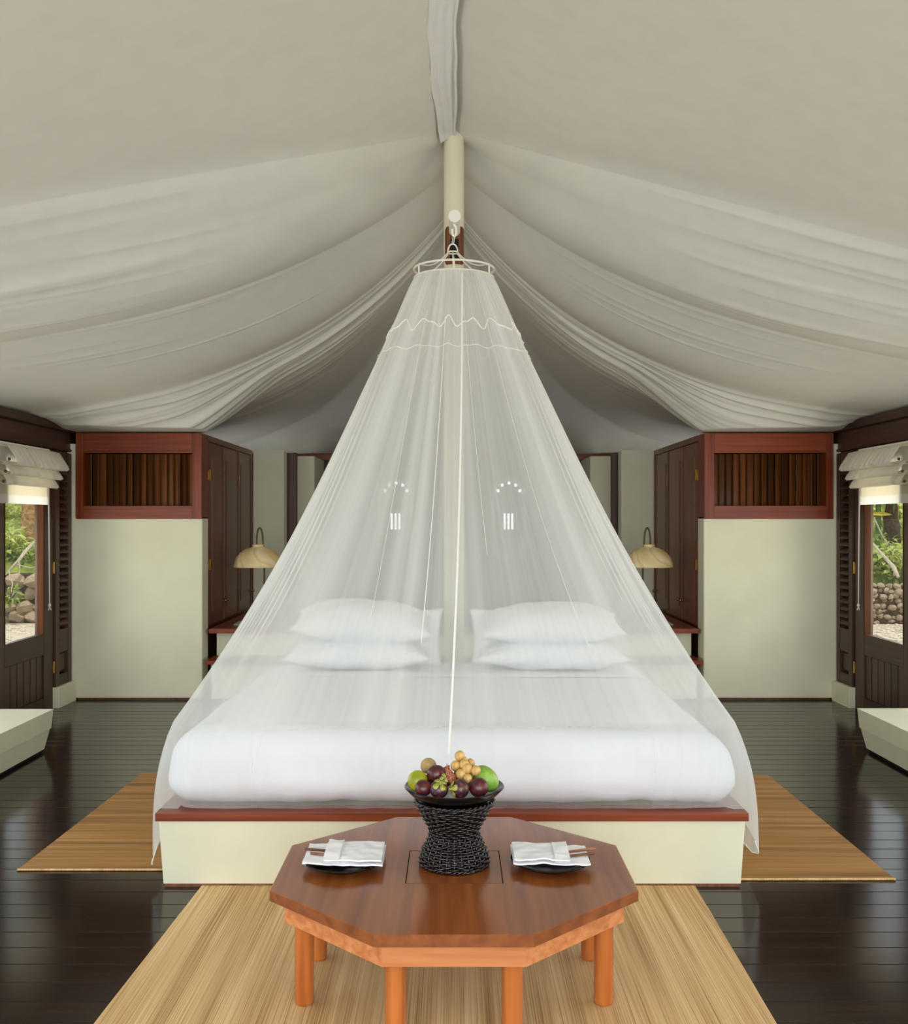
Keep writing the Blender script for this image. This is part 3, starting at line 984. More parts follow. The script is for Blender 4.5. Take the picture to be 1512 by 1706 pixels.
def net_pt(th, v):
    """v in 0..1: 0 hoop, .82 at mattress edge, 1 at the hem"""
    top = RC + Vector((math.sin(th)*RR, -math.cos(th)*RR, 0))
    e = BC + rrect(th, 1.292, 1.224, 11)
    front = max(0.0, math.cos(th))
    corner = math.exp(-((abs(th) - .82)/.10)**2)
    isfront = 1 if abs(th) < .80 else 0
    edge = Vector((e.x, e.y, .692 - .02*corner))
    tr_ = min(1, max(0, (abs(th) - .80)/.09)); tr_ = tr_*tr_*(3 - 2*tr_)
    hemz = .345 - .24*tr_
    h = BC + rrect(th, 1.302 + .058*tr_ + .010*math.sin(th*23), 1.195 + .09*tr_, 14)
    hem = Vector((h.x, h.y, hemz + (.02*math.sin(th*31) if abs(th) > .8 else 0)))
    vm = .86
    if v < vm:
        u = v/vm
        p = top.lerp(edge, u)
        # catenary: the cloth hangs in towards the axis and below the straight line
        bow = 4*u*(1-u)
        ctr = RC.lerp(BC + Vector((0, 0, .675)), u)
        k = 1 - .085*bow*(1.0 + .1*u)
        p = Vector((ctr.x + (p.x - ctr.x)*k, ctr.y + (p.y - ctr.y)*k, p.z))
        rip = min(1, u*3)*(1 - u**4)
    else:
        u = (v - vm)/(1 - vm)
        p = edge.lerp(hem, u)
        out = math.sin(math.pi*min(1, u**.8))*(.02 + .02*tr_)
        d = Vector((e.x - BC.x, e.y - BC.y, 0)).normalized()
        p += d*out
        rip = .35*u
    d = Vector((math.sin(th), -math.cos(th), 0))
    w = math.sin(th*43 + 3*math.sin(th*5))*.6 + math.sin(th*71 + 1.3 + 2*math.sin(th*3))*.4
    gath = (1 - min(1, v/.2))
    p += d*(.018*rip*w*(.4 + v) + .006*gath*math.sin(th*90)*min(1, v*40))
    return p
vs, fs, dens = [], [], []
streak = [mn.noise(Vector((k*.35, 7.1, 0)))*.10 + mn.noise(Vector((k*.9, 2.3, 0)))*.07 for k in range(NT)]
for i in range(NT):
    th = -math.pi + 2*math.pi*i/NT
    fo = net_fold(th) + streak[i]
    for j in range(NV):
        v = j/(NV-1)
        vs.append(net_pt(th, v))
        gather = math.exp(-v/.10)
        dn = .40 + .34*gather + fo*(.45 + .55*(1 - v))*.8
        if v > .86:
            k_ = min(1, max(0, (abs(th) - .62)/.25)); dn = dn*(.42 + .40*k_) + .05*k_
        dens.append(min(.97, dn))
for i in range(NT):
    for j in range(NV-1):
        a = i*NV + j; b = ((i+1) % NT)*NV + j
        fs.append((a, b, b+1, a+1))
mb = MB(); mb.v = vs; mb.f = fs
no = mb.build('netting', M['net'], net, ang=180)
at = no.data.attributes.new('dens', 'FLOAT', 'POINT')
at.data.foreach_set('value', dens)
no['kind'] = 'stuff'
# tapes and hems sewn to the net
def strand(th_fn, v0, v1, r, n=60, off=.006):
    pts = []
    for k in range(n+1):
        v = v0 + (v1 - v0)*k/n
        th = th_fn(v)
        p = net_pt(th, v)
        pts.append(p + Vector((math.sin(th), -math.cos(th), .3))*off)
    return pts
MB().tube(strand(lambda v: .22 - .25*v**.45, 0.01, .90, .006), .0055, 6).build('opening_hem', M['nethem'], net)
MB().tube(strand(lambda v: -.13 - .02*v, .12, .74, .004), .0022, 6).build('opening_hem', M['nethem'], net)
MB().tube(strand(lambda v: .16 + .05*v, .1, .6, .004), .0010, 6).build('seam_tape', M['nethem'], net)
MB().tube(strand(lambda v: -.45 + .1*v, .1, .7, .004), .0010, 6).build('seam_tape', M['nethem'], net)
MB().tube(strand(lambda v: .48 + .08*v, .1, .75, .004), .0010, 6).build('seam_tape', M['nethem'], net)
for base_v, amp, rr_ in ((.145, .010, .0035), (.20, .003, .0018)):
    pts = []
    for k in range(240):
        th = -math.pi + 2*math.pi*k/240
        v = base_v + amp*(math.sin(th*19) + .6*math.sin(th*31 + 1)) - .014*math.cos(th)
        p = net_pt(th, v)
        pts.append(p + Vector((math.sin(th), -math.cos(th), 0))*.006)
    MB().tube(pts, rr_, 5, True).build('drawstring', M['nethem'], net)
pts = [net_pt(.86 + (2*math.pi - 1.72)*k/300, 1.0) for k in range(301)]
MB().tube(pts, .0025, 5).build('hem', M['nethem'], net)
# hoop of two wire rings with links, and its cords
def circ(c, r, n=48): return [c + Vector((r*math.cos(2*math.pi*k/n), r*math.sin(2*math.pi*k/n), 0)) for k in range(n)]
MB().tube(circ(RC + Vector((0,0,.055)), RR+.003), .007, 8, True).build('hoop', M['hoopwire'], net)
MB().tube(circ(RC, RR), .005, 8, True).build('hoop', M['hoopwire'], net)
for k in range(6):
    a = R(30 + 60*k)
    q = Vector((RR*math.cos(a), RR*math.sin(a), 0))
    MB().tube([RC + q + Vector((0,0,-.008)), RC + q + Vector((0,0,.06))], .006, 6).build('hoop_link', M['hoopwire'], net)
top_ring = Vector((-.008, 6.66, 3.325))
MB().tube(circ(top_ring, .032, 24), .005, 6, True).build('top_ring', M['hoopwire'], net)
for k in range(6):
    a = R(30 + 60*k)
    q = Vector((RR*math.cos(a), RR*math.sin(a), .062))
    p0 = top_ring + Vector((.03*math.cos(a), .03*math.sin(a), 0)); p1 = RC + q
    pts = []
    for i in range(13):
        u = i/12
        p = p0.lerp(p1, u); p.z -= .05*math.sin(math.pi*u)*(.6 + .4*math.cos(a*2))
        pts.append(p)
    MB().tube(pts, .0045, 6).build('cord', M['cord'], net)
lp = []
for k in range(17):
    a = math.pi*k/16
    lp.append(top_ring + Vector((.032*math.cos(a), 0, .055*math.sin(a))))
MB().tube(lp, .005, 6).build('loop', M['hoopwire'], net)
for dx in (-.006, .004):
    MB().tube([top_ring + Vector((dx, 0, .05)), Vector((.002 + dx, 6.70, 3.445))], .003, 5).build('cord', M['cord'], net)

# ================================================================== TABLE
TC = Vector((0, 3.605, 0)); TZ = .40
tab = empty('octagonal_table', (0, 3.605, 0), 'low octagonal varnished teak table on the straw mat before the bed', 'table')
def octa(a, b):
    """half width a, half of the straight side b"""
    return [(-b, -a), (b, -a), (a, -b), (a, b), (b, a), (-b, a), (-a, b), (-a, -b)]
to = [(TC.x + x, TC.y + y) for x, y in octa(.60, .232)]
hx0, hx1, hy0, hy1 = -.162, .164, 3.432, 3.776
def toptable():
    bm = bmesh.new()
    def lvl(pts, z): return [bm.verts.new((x, y, z)) for x, y in pts]
    hole = [(hx0, hy0), (hx1, hy0), (hx1, hy1), (hx0, hy1)]
    def shrink(pts, d):
        return [(TC.x + (x-TC.x)*(1 - d/.6), TC.y + (y-TC.y)*(1 - d/.6)) for x, y in pts]
    a = lvl(to, TZ-.036); b = lvl(to, TZ-.003); c = lvl(shrink(to, .003), TZ)
    h1 = lvl(hole, TZ); h0 = lvl(hole, TZ-.036)
    n = 8
    for i in range(n):
        j = (i+1) % n
        bm.faces.new((a[i], a[j], b[j], b[i])); bm.faces.new((b[i], b[j], c[j], c[i]))
    for i in range(4):
        j = (i+1) % 4
        bm.faces.new((h0[j], h0[i], h1[i], h1[j]))
    # ring faces between octagon and hole: hole corners connect to pairs of octagon corners
    mp = [0, 2, 4, 6]           # hole corner i -> octagon edge (2i-1, 2i)
    pair = {0: (7, 0), 1: (1, 2), 2: (3, 4), 3: (5, 6)}
    for rg, hh, fl_ in ((c, h1, False), (a, h0, True)):
        for i in range(4):
            p, q = pair[i]
            f = [rg[p], rg[q], hh[i]]
            bm.faces.new(f[::-1] if fl_ else f)
            nq = pair[(i+1) % 4][0]
            f = [rg[q], rg[nq], hh[(i+1) % 4], hh[i]]
            bm.faces.new(f[::-1] if fl_ else f)
    mb = MB(); bm.verts.index_update()
    mb.add([v.co.copy() for v in bm.verts], [[v.index for v in f.verts] for f in bm.faces]); bm.free()
    return mb
toptable().build('tabletop', M['tablewood'], tab, smooth=False)
bx('inset_lid', hx0+.0028, hx1-.0028, hy0+.0028, hy1-.0028, TZ-.03, TZ-.0008, M['tablewood'], tab, .002)
bx('lid_support', hx0-.03, hx1+.03, hy0-.03, hy1+.03, TZ-.05, TZ-.037, M['black'], tab, 0)
ao = octa(.555, .213); ai = octa(.527, .203)
for i in range(8):
    j = (i+1) % 8
    q = [ao[i], ao[j], ai[j], ai[i]]
    m = MB(); m.prism([(TC.x+x, TC.y+y, TZ-.112) for x, y in q], [(TC.x+x, TC.y+y, TZ-.036) for x, y in q])
    m.build('apron', M['tablewood_x'], tab, smooth=False)
for (x, y) in octa(.495, .175):
    m = MB(); m.lathe([(.029, .008), (.032, .014), (.032, TZ-.05)], (TC.x+x, TC.y+y, 0), 20)
    m.build('leg', M['tablewood_z'], tab)

# ---- woven stand, black dish and fruit
bc = Vector((.001, 3.625, TZ))
st = empty('basket_stand', bc, 'black woven rattan hourglass stand in the middle of the table', 'stand')
def brad(u):
    # u 0..1 bottom to top
    k = [(0, .117), (.08, .118), (.2, .110), (.33, .095), (.46, .083), (.54, .083), (.66, .096), (.8, .115), (.92, .130), (1, .135)]
    for (a, ra), (b, rb) in zip(k, k[1:]):
        if u <= b:
            w = (u-a)/(b-a); w = w*w*(3-2*w)*.5 + w*.5
            return ra + (rb-ra)*w
    return k[-1][1]
BH = .222
NS = 28
rows = 27
m = MB()
for r in range(rows):
    u = (r+.5)/rows
    rad = brad(u)
    pts = []
    for k in range(NS*4):
        a = 2*math.pi*k/(NS*4)
        w = math.cos(a*NS/2 + (math.pi if r % 2 else 0))
        rr_ = rad + .0050*w
        pts.append(bc + Vector((rr_*math.cos(a), rr_*math.sin(a), .006 + BH*u + .0012*math.sin(a*NS/2 + r*2.4) + .0006*math.sin(a*3+r*2))))
    m.tube(pts, .0048, 6, True)
o = m.build('weave', M['rattan'], st, ang=180); o['kind'] = 'stuff'
m = MB()
for k in range(NS):
    a = 2*math.pi*k/NS
    m.tube([bc + Vector((brad(i/14)*math.cos(a), brad(i/14)*math.sin(a), .004 + BH*i/14)) for i in range(15)], .0032, 6)
o = m.build('stakes', M['rattan'], st, ang=180); o['kind'] = 'stuff'
MB().lathe([(max(.02, brad(i/16)-.0065), .004 + (BH-.004)*i/16) for i in range(17)], bc, 28).build('liner', M['rattan'], st)
for u, nme in ((0.0, 'foot_braid'), (1.0, 'rim_braid')):
    m = MB()
    for ph in (0, math.pi):
        pts = []
        for k in range(160):
            a = 2*math.pi*k/160
            pts.append(bc + Vector(((brad(u)+.0035*math.cos(a*20+ph))*math.cos(a), (brad(u)+.0035*math.cos(a*20+ph))*math.sin(a), .008 + (BH-.006)*u + .004*math.sin(a*20+ph))))
        m.tube(pts, .0042, 6, True)
    m.build(nme, M['rattan'], st, ang=180)
dish = MB()
dz = TZ + BH + .008
pr = [(.0, 0), (.105, 0), (.128, .005), (.15, .018), (.166, .034), (.173, .041), (.1745, .044), (.172, .047), (.162, .042), (.146, .030), (.126, .020), (.10, .016), (0, .015)]
dish.lathe(pr, (bc.x, bc.y, dz), 48)
tag(dish.build('dish', M['ceramic'], None, merge=True, ang=50), 'wide black glazed dish of fruit on the woven stand', 'dish')

def basis(zdir):
    z = Vector(zdir).normalized(); return z.to_track_quat('Z', 'Y').to_matrix()

def mangosteen(c, r, dirn, label, mat='mangosteen', calyx=True):
    t = empty('mangosteen', Vector(c) - Vector((0,0,r)), label, 'fruit', 'mangosteens in the dish')
    ax = basis(dirn)
    MB().ball(c, r, (1.02, 1.02, .94), 20, 14, ax).build('body', M[mat], t, ang=180)
    if calyx:
        for k in range(4):
            a0 = k*math.pi/2 + .4
            def sep(i, j):
                u = i/5; v = 2*j/5 - 1
                a = a0 + v*.62*math.sqrt(max(0, 1 - (u*1.02-.25)**2/.75))
                th = .10 + .72*u
                rr_ = r*1.0*(1.05 + .05*u + .02*abs(v) )
                return Vector(c) + ax @ Vector((math.sin(th)*math.cos(a)*rr_, math.sin(th)*math.sin(a)*rr_, math.cos(th)*rr_*.96))
            mm = MB(); mm.grid(sep, 6, 6)
            def sep2(i, j):
                p = Vector(sep(5-i, j)); return Vector(c) + (p - Vector(c))*.95
            mm.grid(sep2, 6, 6)
            mm.build('sepal', M['calyx'], t, ang=180)
        MB().tube([Vector(c) + ax @ Vector((0,0,r*.9)), Vector(c) + ax @ Vector((.001,0,r*1.3))], [.0045, .0035], 8).build('stem', M['calyx'], t)
    return t
r_ = lambda px, d: px*d/F
mangosteen(P(705, 1313, 3.530), r_(14, 3.53), (-.2, .5, -.6), 'small dark red mangosteen at the front left of the dish', calyx=False)
mangosteen(P(731, 1315, 3.515), r_(15.5, 3.515), (.15, -.62, .8), 'mangosteen with a green cap turned up, second from the left at the dish front', 'mangosteen2')
mangosteen(P(766, 1314, 3.515), r_(16, 3.515), (-.85, -.45, .1), 'mangosteen with its yellow cap turned left, front centre of the dish', 'mangosteen2')
mangosteen(P(797, 1312, 3.535), r_(16, 3.535), (.3, .7, -.3), 'dark purple mangosteen at the front right, below the mango', calyx=False)
mangosteen(P(727, 1291, 3.595), r_(16.5, 3.595), (-.1, .8, .3), 'reddish mangosteen in the second row beside the snakefruit', calyx=False)
mangosteen(P(741, 1300, 3.555), r_(11, 3.555), (.0, -.7, .7), 'small mangosteen with a green cap wedged under the snakefruit', 'mangosteen2')
cc = P(695.5, 1301, 3.585)
t = MB().ball(cc, r_(17, 3.585), (1, 1, 1.03), 22, 16).build('mandarin', M['citrus'], None, ang=180)
tag(t, 'green and yellow citrus fruit at the left end of the dish', 'fruit')
cc = P(713.5, 1276, 3.645)
tag(MB().ball(cc, r_(13.5, 3.645), (1, 1, .98), 20, 14).build('sapodilla', M['sapodilla'], None, ang=180), 'round tan sapodilla at the top left of the fruit', 'fruit')
def egg(p, th, ph):
    k = .5*(1 - math.cos(th))
    return Vector((p.x*(1.12 - .75*k), p.y*(1.12 - .75*k), p.z))
cc = P(749, 1291, 3.545)
t = empty('snakefruit', cc - Vector((0,0,.035)), 'pointed scaly red snakefruit standing in the middle of the fruit', 'fruit')
MB().ball(cc, .0245, (.82, .82, 1.3), 20, 16, basis((-.35, .1, 1)), egg).build('body', M['salak'], t, ang=180)
tip = cc + basis((-.35, .1, 1)) @ Vector((0, 0, .028))
MB().tube([tip, tip + Vector((-.001, 0, .012))], [.0025, .0012], 6).build('stem', M['bark'], t)
cc = P(740, 1286, 3.63)
tag(MB().ball(cc, .024, (.85, .85, 1.2), 18, 14, basis((.6, .1, .8)), egg).build('snakefruit', M['salak'], None, ang=180),
    'scaly red snakefruit lying behind the standing one', 'fruit')
cc = P(809, 1297, 3.615)
def mango(p, th, ph):
    return Vector((p.x, p.y, p.z)) + Vector((.006*math.cos(p.z*30), 0, 0))
t = empty('mango', cc - Vector((0,0,.04)), 'large green mango at the right end of the dish', 'fruit')
MB().ball(cc, .046, (.95, .85, 1.12), 26, 18, basis((-.75, .1, .75)), mango).build('body', M['mango'], t, ang=180)
e = cc + basis((-.75, .1, .75)) @ Vector((.006, 0, .051))
MB().tube([e, e + Vector((-.003, 0, .006))], .0025, 6).build('stem', M['bark'], t)
cc = P(768, 1280, 3.60)
t = empty('langsat_bunch', cc - Vector((0,0,.04)), 'bunch of small tan langsat fruits piled at the top of the dish', 'fruit')
lp = [(765.5, 1259.5, 3.63, 8.6), (771, 1268, 3.635, 8.2), (758.5, 1276, 3.61, 8.6), (778, 1281, 3.585, 9.0), (767, 1290.5, 3.575, 8.8),
      (792.5, 1284, 3.575, 8.3), (778.5, 1297.5, 3.56, 8.0), (773, 1274, 3.60, 8.5), (783, 1272, 3.65, 8), (766, 1276, 3.65, 8), (786, 1291, 3.62, 8.2), (764, 1286, 3.63, 8.2), (776, 1288, 3.63, 8.4)]
for (a, b, d, r) in lp:
    MB().ball(P(a, b, d), r_(r, d), (1, 1, 1.06), 16, 11).build('berry', M['langsat'], t, ang=180)
MB().tube([P(770, 1288, 3.62), P(775, 1276, 3.625), P(783, 1271, 3.64), P(787, 1271, 3.64)], .0028, 6).build('stem', M['bark'], t)

# ---- place settings
def plate(x, y, label):
    m = MB()
    m.lathe([(0, 0), (.085, 0), (.088, .004), (.105, .010), (.136, .022), (.141, .026), (.138, .029), (.11, .018), (.085, .011), (0, .010)], (x, y, TZ), 48)
    o = m.build('plate', M['ceramic'], None, merge=True, ang=50)
    return tag(o, label, 'plate', 'black plates on the table')
plate(-.382, 3.60, 'black glazed plate on the left side of the table')
plate(.334, 3.605, 'black glazed plate on the right side of the table')
def napkin(pts, chop_side, label, cls):
    """pts: four corners px/py of the folded napkin (bl, br, tr, tl)"""
    zt = TZ + .031
    q = []
    for (a, b) in pts:
        d = (EYE - zt)*F/(b - HY); q.append(Vector(((a-CX)/F*d, d, zt)))
    root = empty('napkin', (q[0]+q[2])/2, label, 'napkin', 'folded napkins on the plates')
    n1, n2 = 30, 20
    def top(i, j, lift=0, sgn=1, grow=0):
        u = i/n1; v = j/n2
        p = (q[0]*(1-u) + q[1]*u)*(1-v) + (q[3]*(1-u) + q[2]*u)*v
        z = .005 + .006*mn.noise(Vector((u*4, v*4, cls))) + .003*mn.noise(Vector((u*9, v*9, cls))) + .004*math.sin(u*3.1)*math.sin(v*3.1) + lift
        return Vector((p.x, p.y, zt + z)) if sgn > 0 else Vector((p.x, p.y, zt - .001 + .3*z))
    for nme, lift, (ua, ub), (va, vb) in (('lower_fold', 0, (0, 1), (0, 1)), ('upper_fold', .0125, (.27, .985) if chop_side < 0 else (.015, .73), (.03, .95))):
        m = MB()
        g = lambda i, j: top(ua*n1 + (ub-ua)*i, va*n2 + (vb-va)*j, lift)
        b = lambda i, j: top(ua*n1 + (ub-ua)*(n1-i), va*n2 + (vb-va)*j, lift) - Vector((0, 0, .004))
        m.grid(g, n1+1, n2+1); m.grid(b, n1+1, n2+1)
        def rimf(i, j):
            k = i % (2*(n1+n2))
            if k < n1: ij = (k, 0)
            elif k < n1+n2: ij = (n1, k-n1)
            elif k < 2*n1+n2: ij = (2*n1+n2-k, n2)
            else: ij = (0, 2*(n1+n2)-k)
            p = g(*ij); return p if j else p - Vector((0, 0, .005))
        m.grid(rimf, 2*(n1+n2), 2, True)
        m.build(nme, M['napkin'], root, ang=60)
    # band wrapped round the fold, holding the chopsticks
    ub = .36 if chop_side < 0 else .64
    m = MB()
    g = lambda i, j: top((ub - .10 + .2*i/8)*n1, (-.02 + 1.02*j/n2)*n2, .0155 + .003*math.sin(math.pi*j/n2))
    b = lambda i, j: g(8-i, j) - Vector((0, 0, .012))
    m.grid(g, 9, n2+1); m.grid(b, 9, n2+1)
    m.build('band', M['napkin'], root, ang=60)
    return q, zt
ql, zt = napkin([(503, 1440), (637, 1444), (643, 1409), (516, 1407)], -1, 'white napkin folded on the left plate around chopsticks', 3.1)
qr, zt = napkin([(855, 1440), (984, 1444), (974, 1411), (850, 1410)], 1, 'white napkin folded on the right plate around chopsticks', 8.7)
M['chop'] = wood('chopstick_wood', (92, 48, 30), (170, 120, 84), 'x', .35, 60, 6, rnd=.3)
M['chopd'] = wood('dark_chopstick_wood', (70, 40, 26), (120, 80, 56), 'x', .35, 60, 6, rnd=.3)
def chop(a, b, z, label, mat):
    def at(p):
        d = (EYE - z)*F/(p[1] - HY); return Vector(((p[0]-CX)/F*d, d, z))
    p, q = at(a), at(b)
    dv = (q-p).normalized()
    o = MB().tube([p, p + dv*.002, q - dv*.002, q], [.0042, .0050, .0042, .003], 10).build('chopstick', M[mat], None)
    tag(o, label, 'chopstick', 'chopsticks tucked in napkins')
zc = zt + .0135
chop((508, 1414.5), (562, 1418.5), zc, 'dark upper chopstick sticking out of the left napkin', 'chopd')
chop((517, 1421.5), (564, 1425), zc, 'paler lower chopstick sticking out of the left napkin', 'chop')
chop((991, 1413.5), (936, 1420.5), zc, 'upper chopstick sticking out of the right napkin, nearer the bed', 'chop')
chop((990, 1421.5), (936, 1427.5), zc, 'lower chopstick sticking out of the right napkin, nearer the table front', 'chopd')

# ================================================================== BLINDS
def blind(s):
    X = lambda v: s*v
    y0, y1 = (7.69, 8.70)
    t = empty('roman_blind', (X(3.4), 8.2, 1.73), ('cream roman blind half raised in stacked folds on the left glazed door' if s < 0 else
                                                   'cream roman blind half raised in stacked folds on the right glazed door'), 'blind', 'roman blinds')
    bx('head_rail', X(3.425), X(3.385), y0+.01, y1-.01, 2.165, 2.20, M['white'], t)
    def fold(z_top, z_lip, out, z_ret, seed, grow=0):
        prof = [(3.40, z_top), (3.40-out*.55, z_top-.02), (3.40-out, z_lip+.03), (3.40-out-.008, z_lip), (3.40-out+.012, z_lip-.012), (3.40-out*.4, z_ret), (3.405, z_ret+.02)]
        n = 90
        m = MB()
        def f(i, j):
            y = y0 - grow + (y1 - y0 + 2*grow)*i/n
            x, z = prof[j]
            w = mn.noise(Vector((y*7, j*.35, seed)))*.018 + mn.noise(Vector((y*24, j*.2, seed)))*.014
            k = 1 if j in (1, 2, 3, 4) else .3
            return (X(x + w*k*.8), y + (.01 if j == 3 else 0), z + w*.25*k)
        m.grid(f, n+1, len(prof))
        return m.build('fold', M['blind'], t, ang=180)
    fold(2.19, 2.03, .16, 2.02, 1, .02)
    fold(2.06, 1.955, .105, 1.95, 2, .01)
    fold(1.985, 1.885, .075, 1.88, 3, .0)
    def flat(z0, z1, mat, nme, x):
        m = MB(); n = 40
        def f(i, j):
            y = y0 + .01 + (y1-y0-.02)*i/n; z = z0 + (z1-z0)*j/6
            w = mn.noise(Vector((y*16, z*1.5, 5)))*.006
            return (X(x + w), y, z)
        m.grid(f, n+1, 7); m.build(nme, mat, t, ang=180)
    flat(1.90, 2.185, M['blind'], 'lining', 3.412)
    flat(1.80, 1.93, M['blindlight'], 'lower_panel', 3.395)
    flat(1.735, 1.805, M['blind'], 'bottom_band', 3.392)
    for y in (y0+.05, (y0+y1)/2, y1-.05):
        for z, o_ in ((2.06, .165), (1.97, .11), (1.895, .08)):
            MB().ball((X(3.40-o_*.5-.02), y0 + .0, z), .012, (1, 1, 1), 8, 6).build('cord_ring', M['darkwood'], t) if y == y0+.05 else None
    # pull cords with knotted end
    yc = 8.72
    z1_ = .90 if s < 0 else .90
    MB().tube([(X(3.40), yc-.02, 1.98), (X(3.402), yc, 1.4), (X(3.404), yc+.01, z1_)], .0042, 6).build('pull_cord', M['cord'], t)
    MB().tube([(X(3.398), yc-.035, 1.98), (X(3.40), yc-.015, 1.4), (X(3.40), yc+.0, z1_)], .0042, 6).build('pull_cord', M['cord'], t)
    m = MB(); m.ball((X(3.402), yc+.005, z1_-.01), .013, (1, 1, 1.2), 8, 6)
    for k in range(5):
        a = k*1.25
        m.tube([(X(3.402), yc+.005, z1_-.015), (X(3.402 + .012*math.cos(a)), yc+.005+.022*math.sin(a), z1_-.05)], .0025, 5)
    m.build('tassel', M['cord'], t)
blind(-1); blind(1)

# ================================================================== OUTSIDE
GZ_ = -.2
def ground(name, x0, x1, y0, y1, mat, fn, n=40):
    m = MB(); m.grid(lambda i, j: (x0 + (x1-x0)*i/n, y0 + (y1-y0)*j/n, fn(x0 + (x1-x0)*i/n, y0 + (y1-y0)*j/n)), n+1, n+1)
    o = m.build(name, mat, None, ang=180); o['kind'] = 'structure'; return o
for s, nm in ((-1, 'left'), (1, 'right')):
    a, b = sorted((s*3.62, s*22))
    ground('ground_' + nm, a, b, -6, 21, M['gravel'], lambda x, y: GZ_ + .02*mn.noise(Vector((x, y, 0))))
# loose coral stones on the gravel
for s in (-1, 1):
    rng = random.Random(20 + s)
    m = MB()
    for k in range(700):
        y = rng.uniform(11.5, 18); x = s*(y*rng.uniform(.37, .47))
        r = rng.uniform(.015, .05)
        m.ball((x, y, GZ_ + r*.2), r, (1, rng.uniform(.7, 1.2), .5), 6, 4)
    o = m.build('gravel', M['gravel'], None, ang=60)
    tag(o, 'pale coral gravel scattered outside the %s glazed door' % ('left' if s < 0 else 'right'), 'gravel', None, 'stuff')
def stone_wall(s, size, y0, ztop, label):
    rng = random.Random(31 + s)
    x0, x1 = (-10.2, -5.6) if s < 0 else (5.6, 10.4)
    t = empty('stone_wall', ((x0+x1)/2, y0 + .3, GZ_), label, 'wall')
    core = MB(); core.box(x0, x1, y0+.10, y0+.6, GZ_-.1, ztop-.06); core.build('mortar_core', M['darkbark'], t, smooth=False)
    pr = []
    bs = MB()
    meshes = []
    for k in range(6):
        seed = rng.uniform(0, 50)
        def dent(p, th, ph, seed=seed):
            n = mn.noise(p.normalized()*1.4 + Vector((seed, 0, 0)))*.35 + mn.noise(p.normalized()*3 + Vector((seed, 5, 0)))*.15
            return p*(1 + n)
        mb_ = MB(); mb_.ball((0,0,0), 1.0, (1,1,1), 7, 4, None, dent)
        me_ = bpy.data.meshes.new('stone'); me_.from_pydata(mb_.v, [], mb_.f); me_.update(); me_.shade_smooth(); me_.set_sharp_from_angle(angle=R(35))
        me_.materials.append(M['stone']); meshes.append(me_)
    # the stones that can be seen through the door, one by one
    vx = sorted((s*(y0*.385), s*(y0*.455)))
    cnt = 0
    z = GZ_ + size*.3; row = 0
    rest = MB()
    while z < ztop + size*.05:
        x = x0 + rng.uniform(0, size)
        while x < x1:
            sx = size*rng.uniform(.45, .72); sz = size*rng.uniform(.36, .5)
            px, pz = x, z + rng.uniform(-.15, .15)*size
            if vx[0] - .35 < x < vx[1] + .35 and cnt < 298:
                o = bpy.data.objects.new('stone', rng.choice(meshes)); COL.objects.link(o)
                o.parent = t; o.location = Vector((px, y0 + .12 + rng.uniform(-.07, .05), pz)) - W[t]
                o.scale = (sx, size*.55, sz); o.rotation_euler = (rng.uniform(-.3, .3), rng.uniform(-.4, .4), rng.uniform(-.3, .3)); cnt += 1
            else:
                rest.ball((px, y0+.12, pz), 1, (sx, size*.5, sz), 6, 4)
            x += sx*1.75
        z += size*.72; row += 1
    o = rest.build('outer_stones', M['stone'], t, ang=40); o['kind'] = 'stuff'
stone_wall(-1, .30, 18.2, .72, 'dry wall of big rough lava stones outside the left glazed door')
stone_wall(1, .125, 18.0, .52, 'dry wall of small lava stones outside the right glazed door')
# grassy bank behind
for s, nm, z0_ in ((-1, 'left', .78), (1, 'right', .60)):
    a, b = sorted((s*4.5, s*26))
    ground('bank_' + nm, a, b, 18.45, 40, M['bank'], lambda x, y: z0_ - (1.0 if y < 18.5 else 0) + (y-18.5)*.17 + .10*min(1, max(0, (y-18.5)/4))*mn.noise(Vector((x*.5, y*.5, 1))), 50)

def leaf(m, c, d, n, l, w):
    """folded leaf of four triangles"""
    c = Vector(c); d = Vector(d).normalized(); sd = d.cross(Vector(n)).normalized(); up = sd.cross(d)
    m.add([c, c + d*l*.45 + sd*w + up*w*.3, c + d*l + Vector((0, 0, -l*.12)), c + d*l*.45 - sd*w + up*w*.3, c + d*l*.5],
          [(0, 4, 1), (1, 4, 2), (0, 3, 4), (3, 2, 4)])
def shrub(name, c, rx, ry, rz, n, size, mat, label, seed, group=None):
    rng = random.Random(seed)
    c = Vector(c)
    t = empty(name, (c.x, c.y, c.z - rz), label, 'shrub', group)
    m = MB()
    for k in range(n):
        while True:
            p = Vector((rng.uniform(-1,1), rng.uniform(-1,1), rng.uniform(-1,1)))
            if .15 < p.length < 1: break
        q = c + Vector((p.x*rx, p.y*ry, p.z*rz))
        d = Vector((p.x + rng.uniform(-.8,.8), p.y - .3 + rng.uniform(-.8,.8), rng.uniform(-.7, .6)))
        leaf(m, q, d, (rng.uniform(-.5,.5), rng.uniform(-.8,.2), 1), size*rng.uniform(.6,1.3), size*rng.uniform(.14,.3))
    o = m.build('foliage', mat, t, smooth=False); o['kind'] = 'stuff'
    m = MB()
    for k in range(6):
        a = k*1.05 + rng.uniform(0, .4)
        m.tube([(c.x, c.y, c.z - rz*1.0), (c.x + .3*rx*math.cos(a), c.y + .3*ry*math.sin(a), c.z - rz*.4), (c.x + .7*rx*math.cos(a), c.y + .7*ry*math.sin(a), c.z + rz*.5)], [.02, .014, .006], 5)
    o = m.build('stems', M['darkbark'], t); o['kind'] = 'stuff'
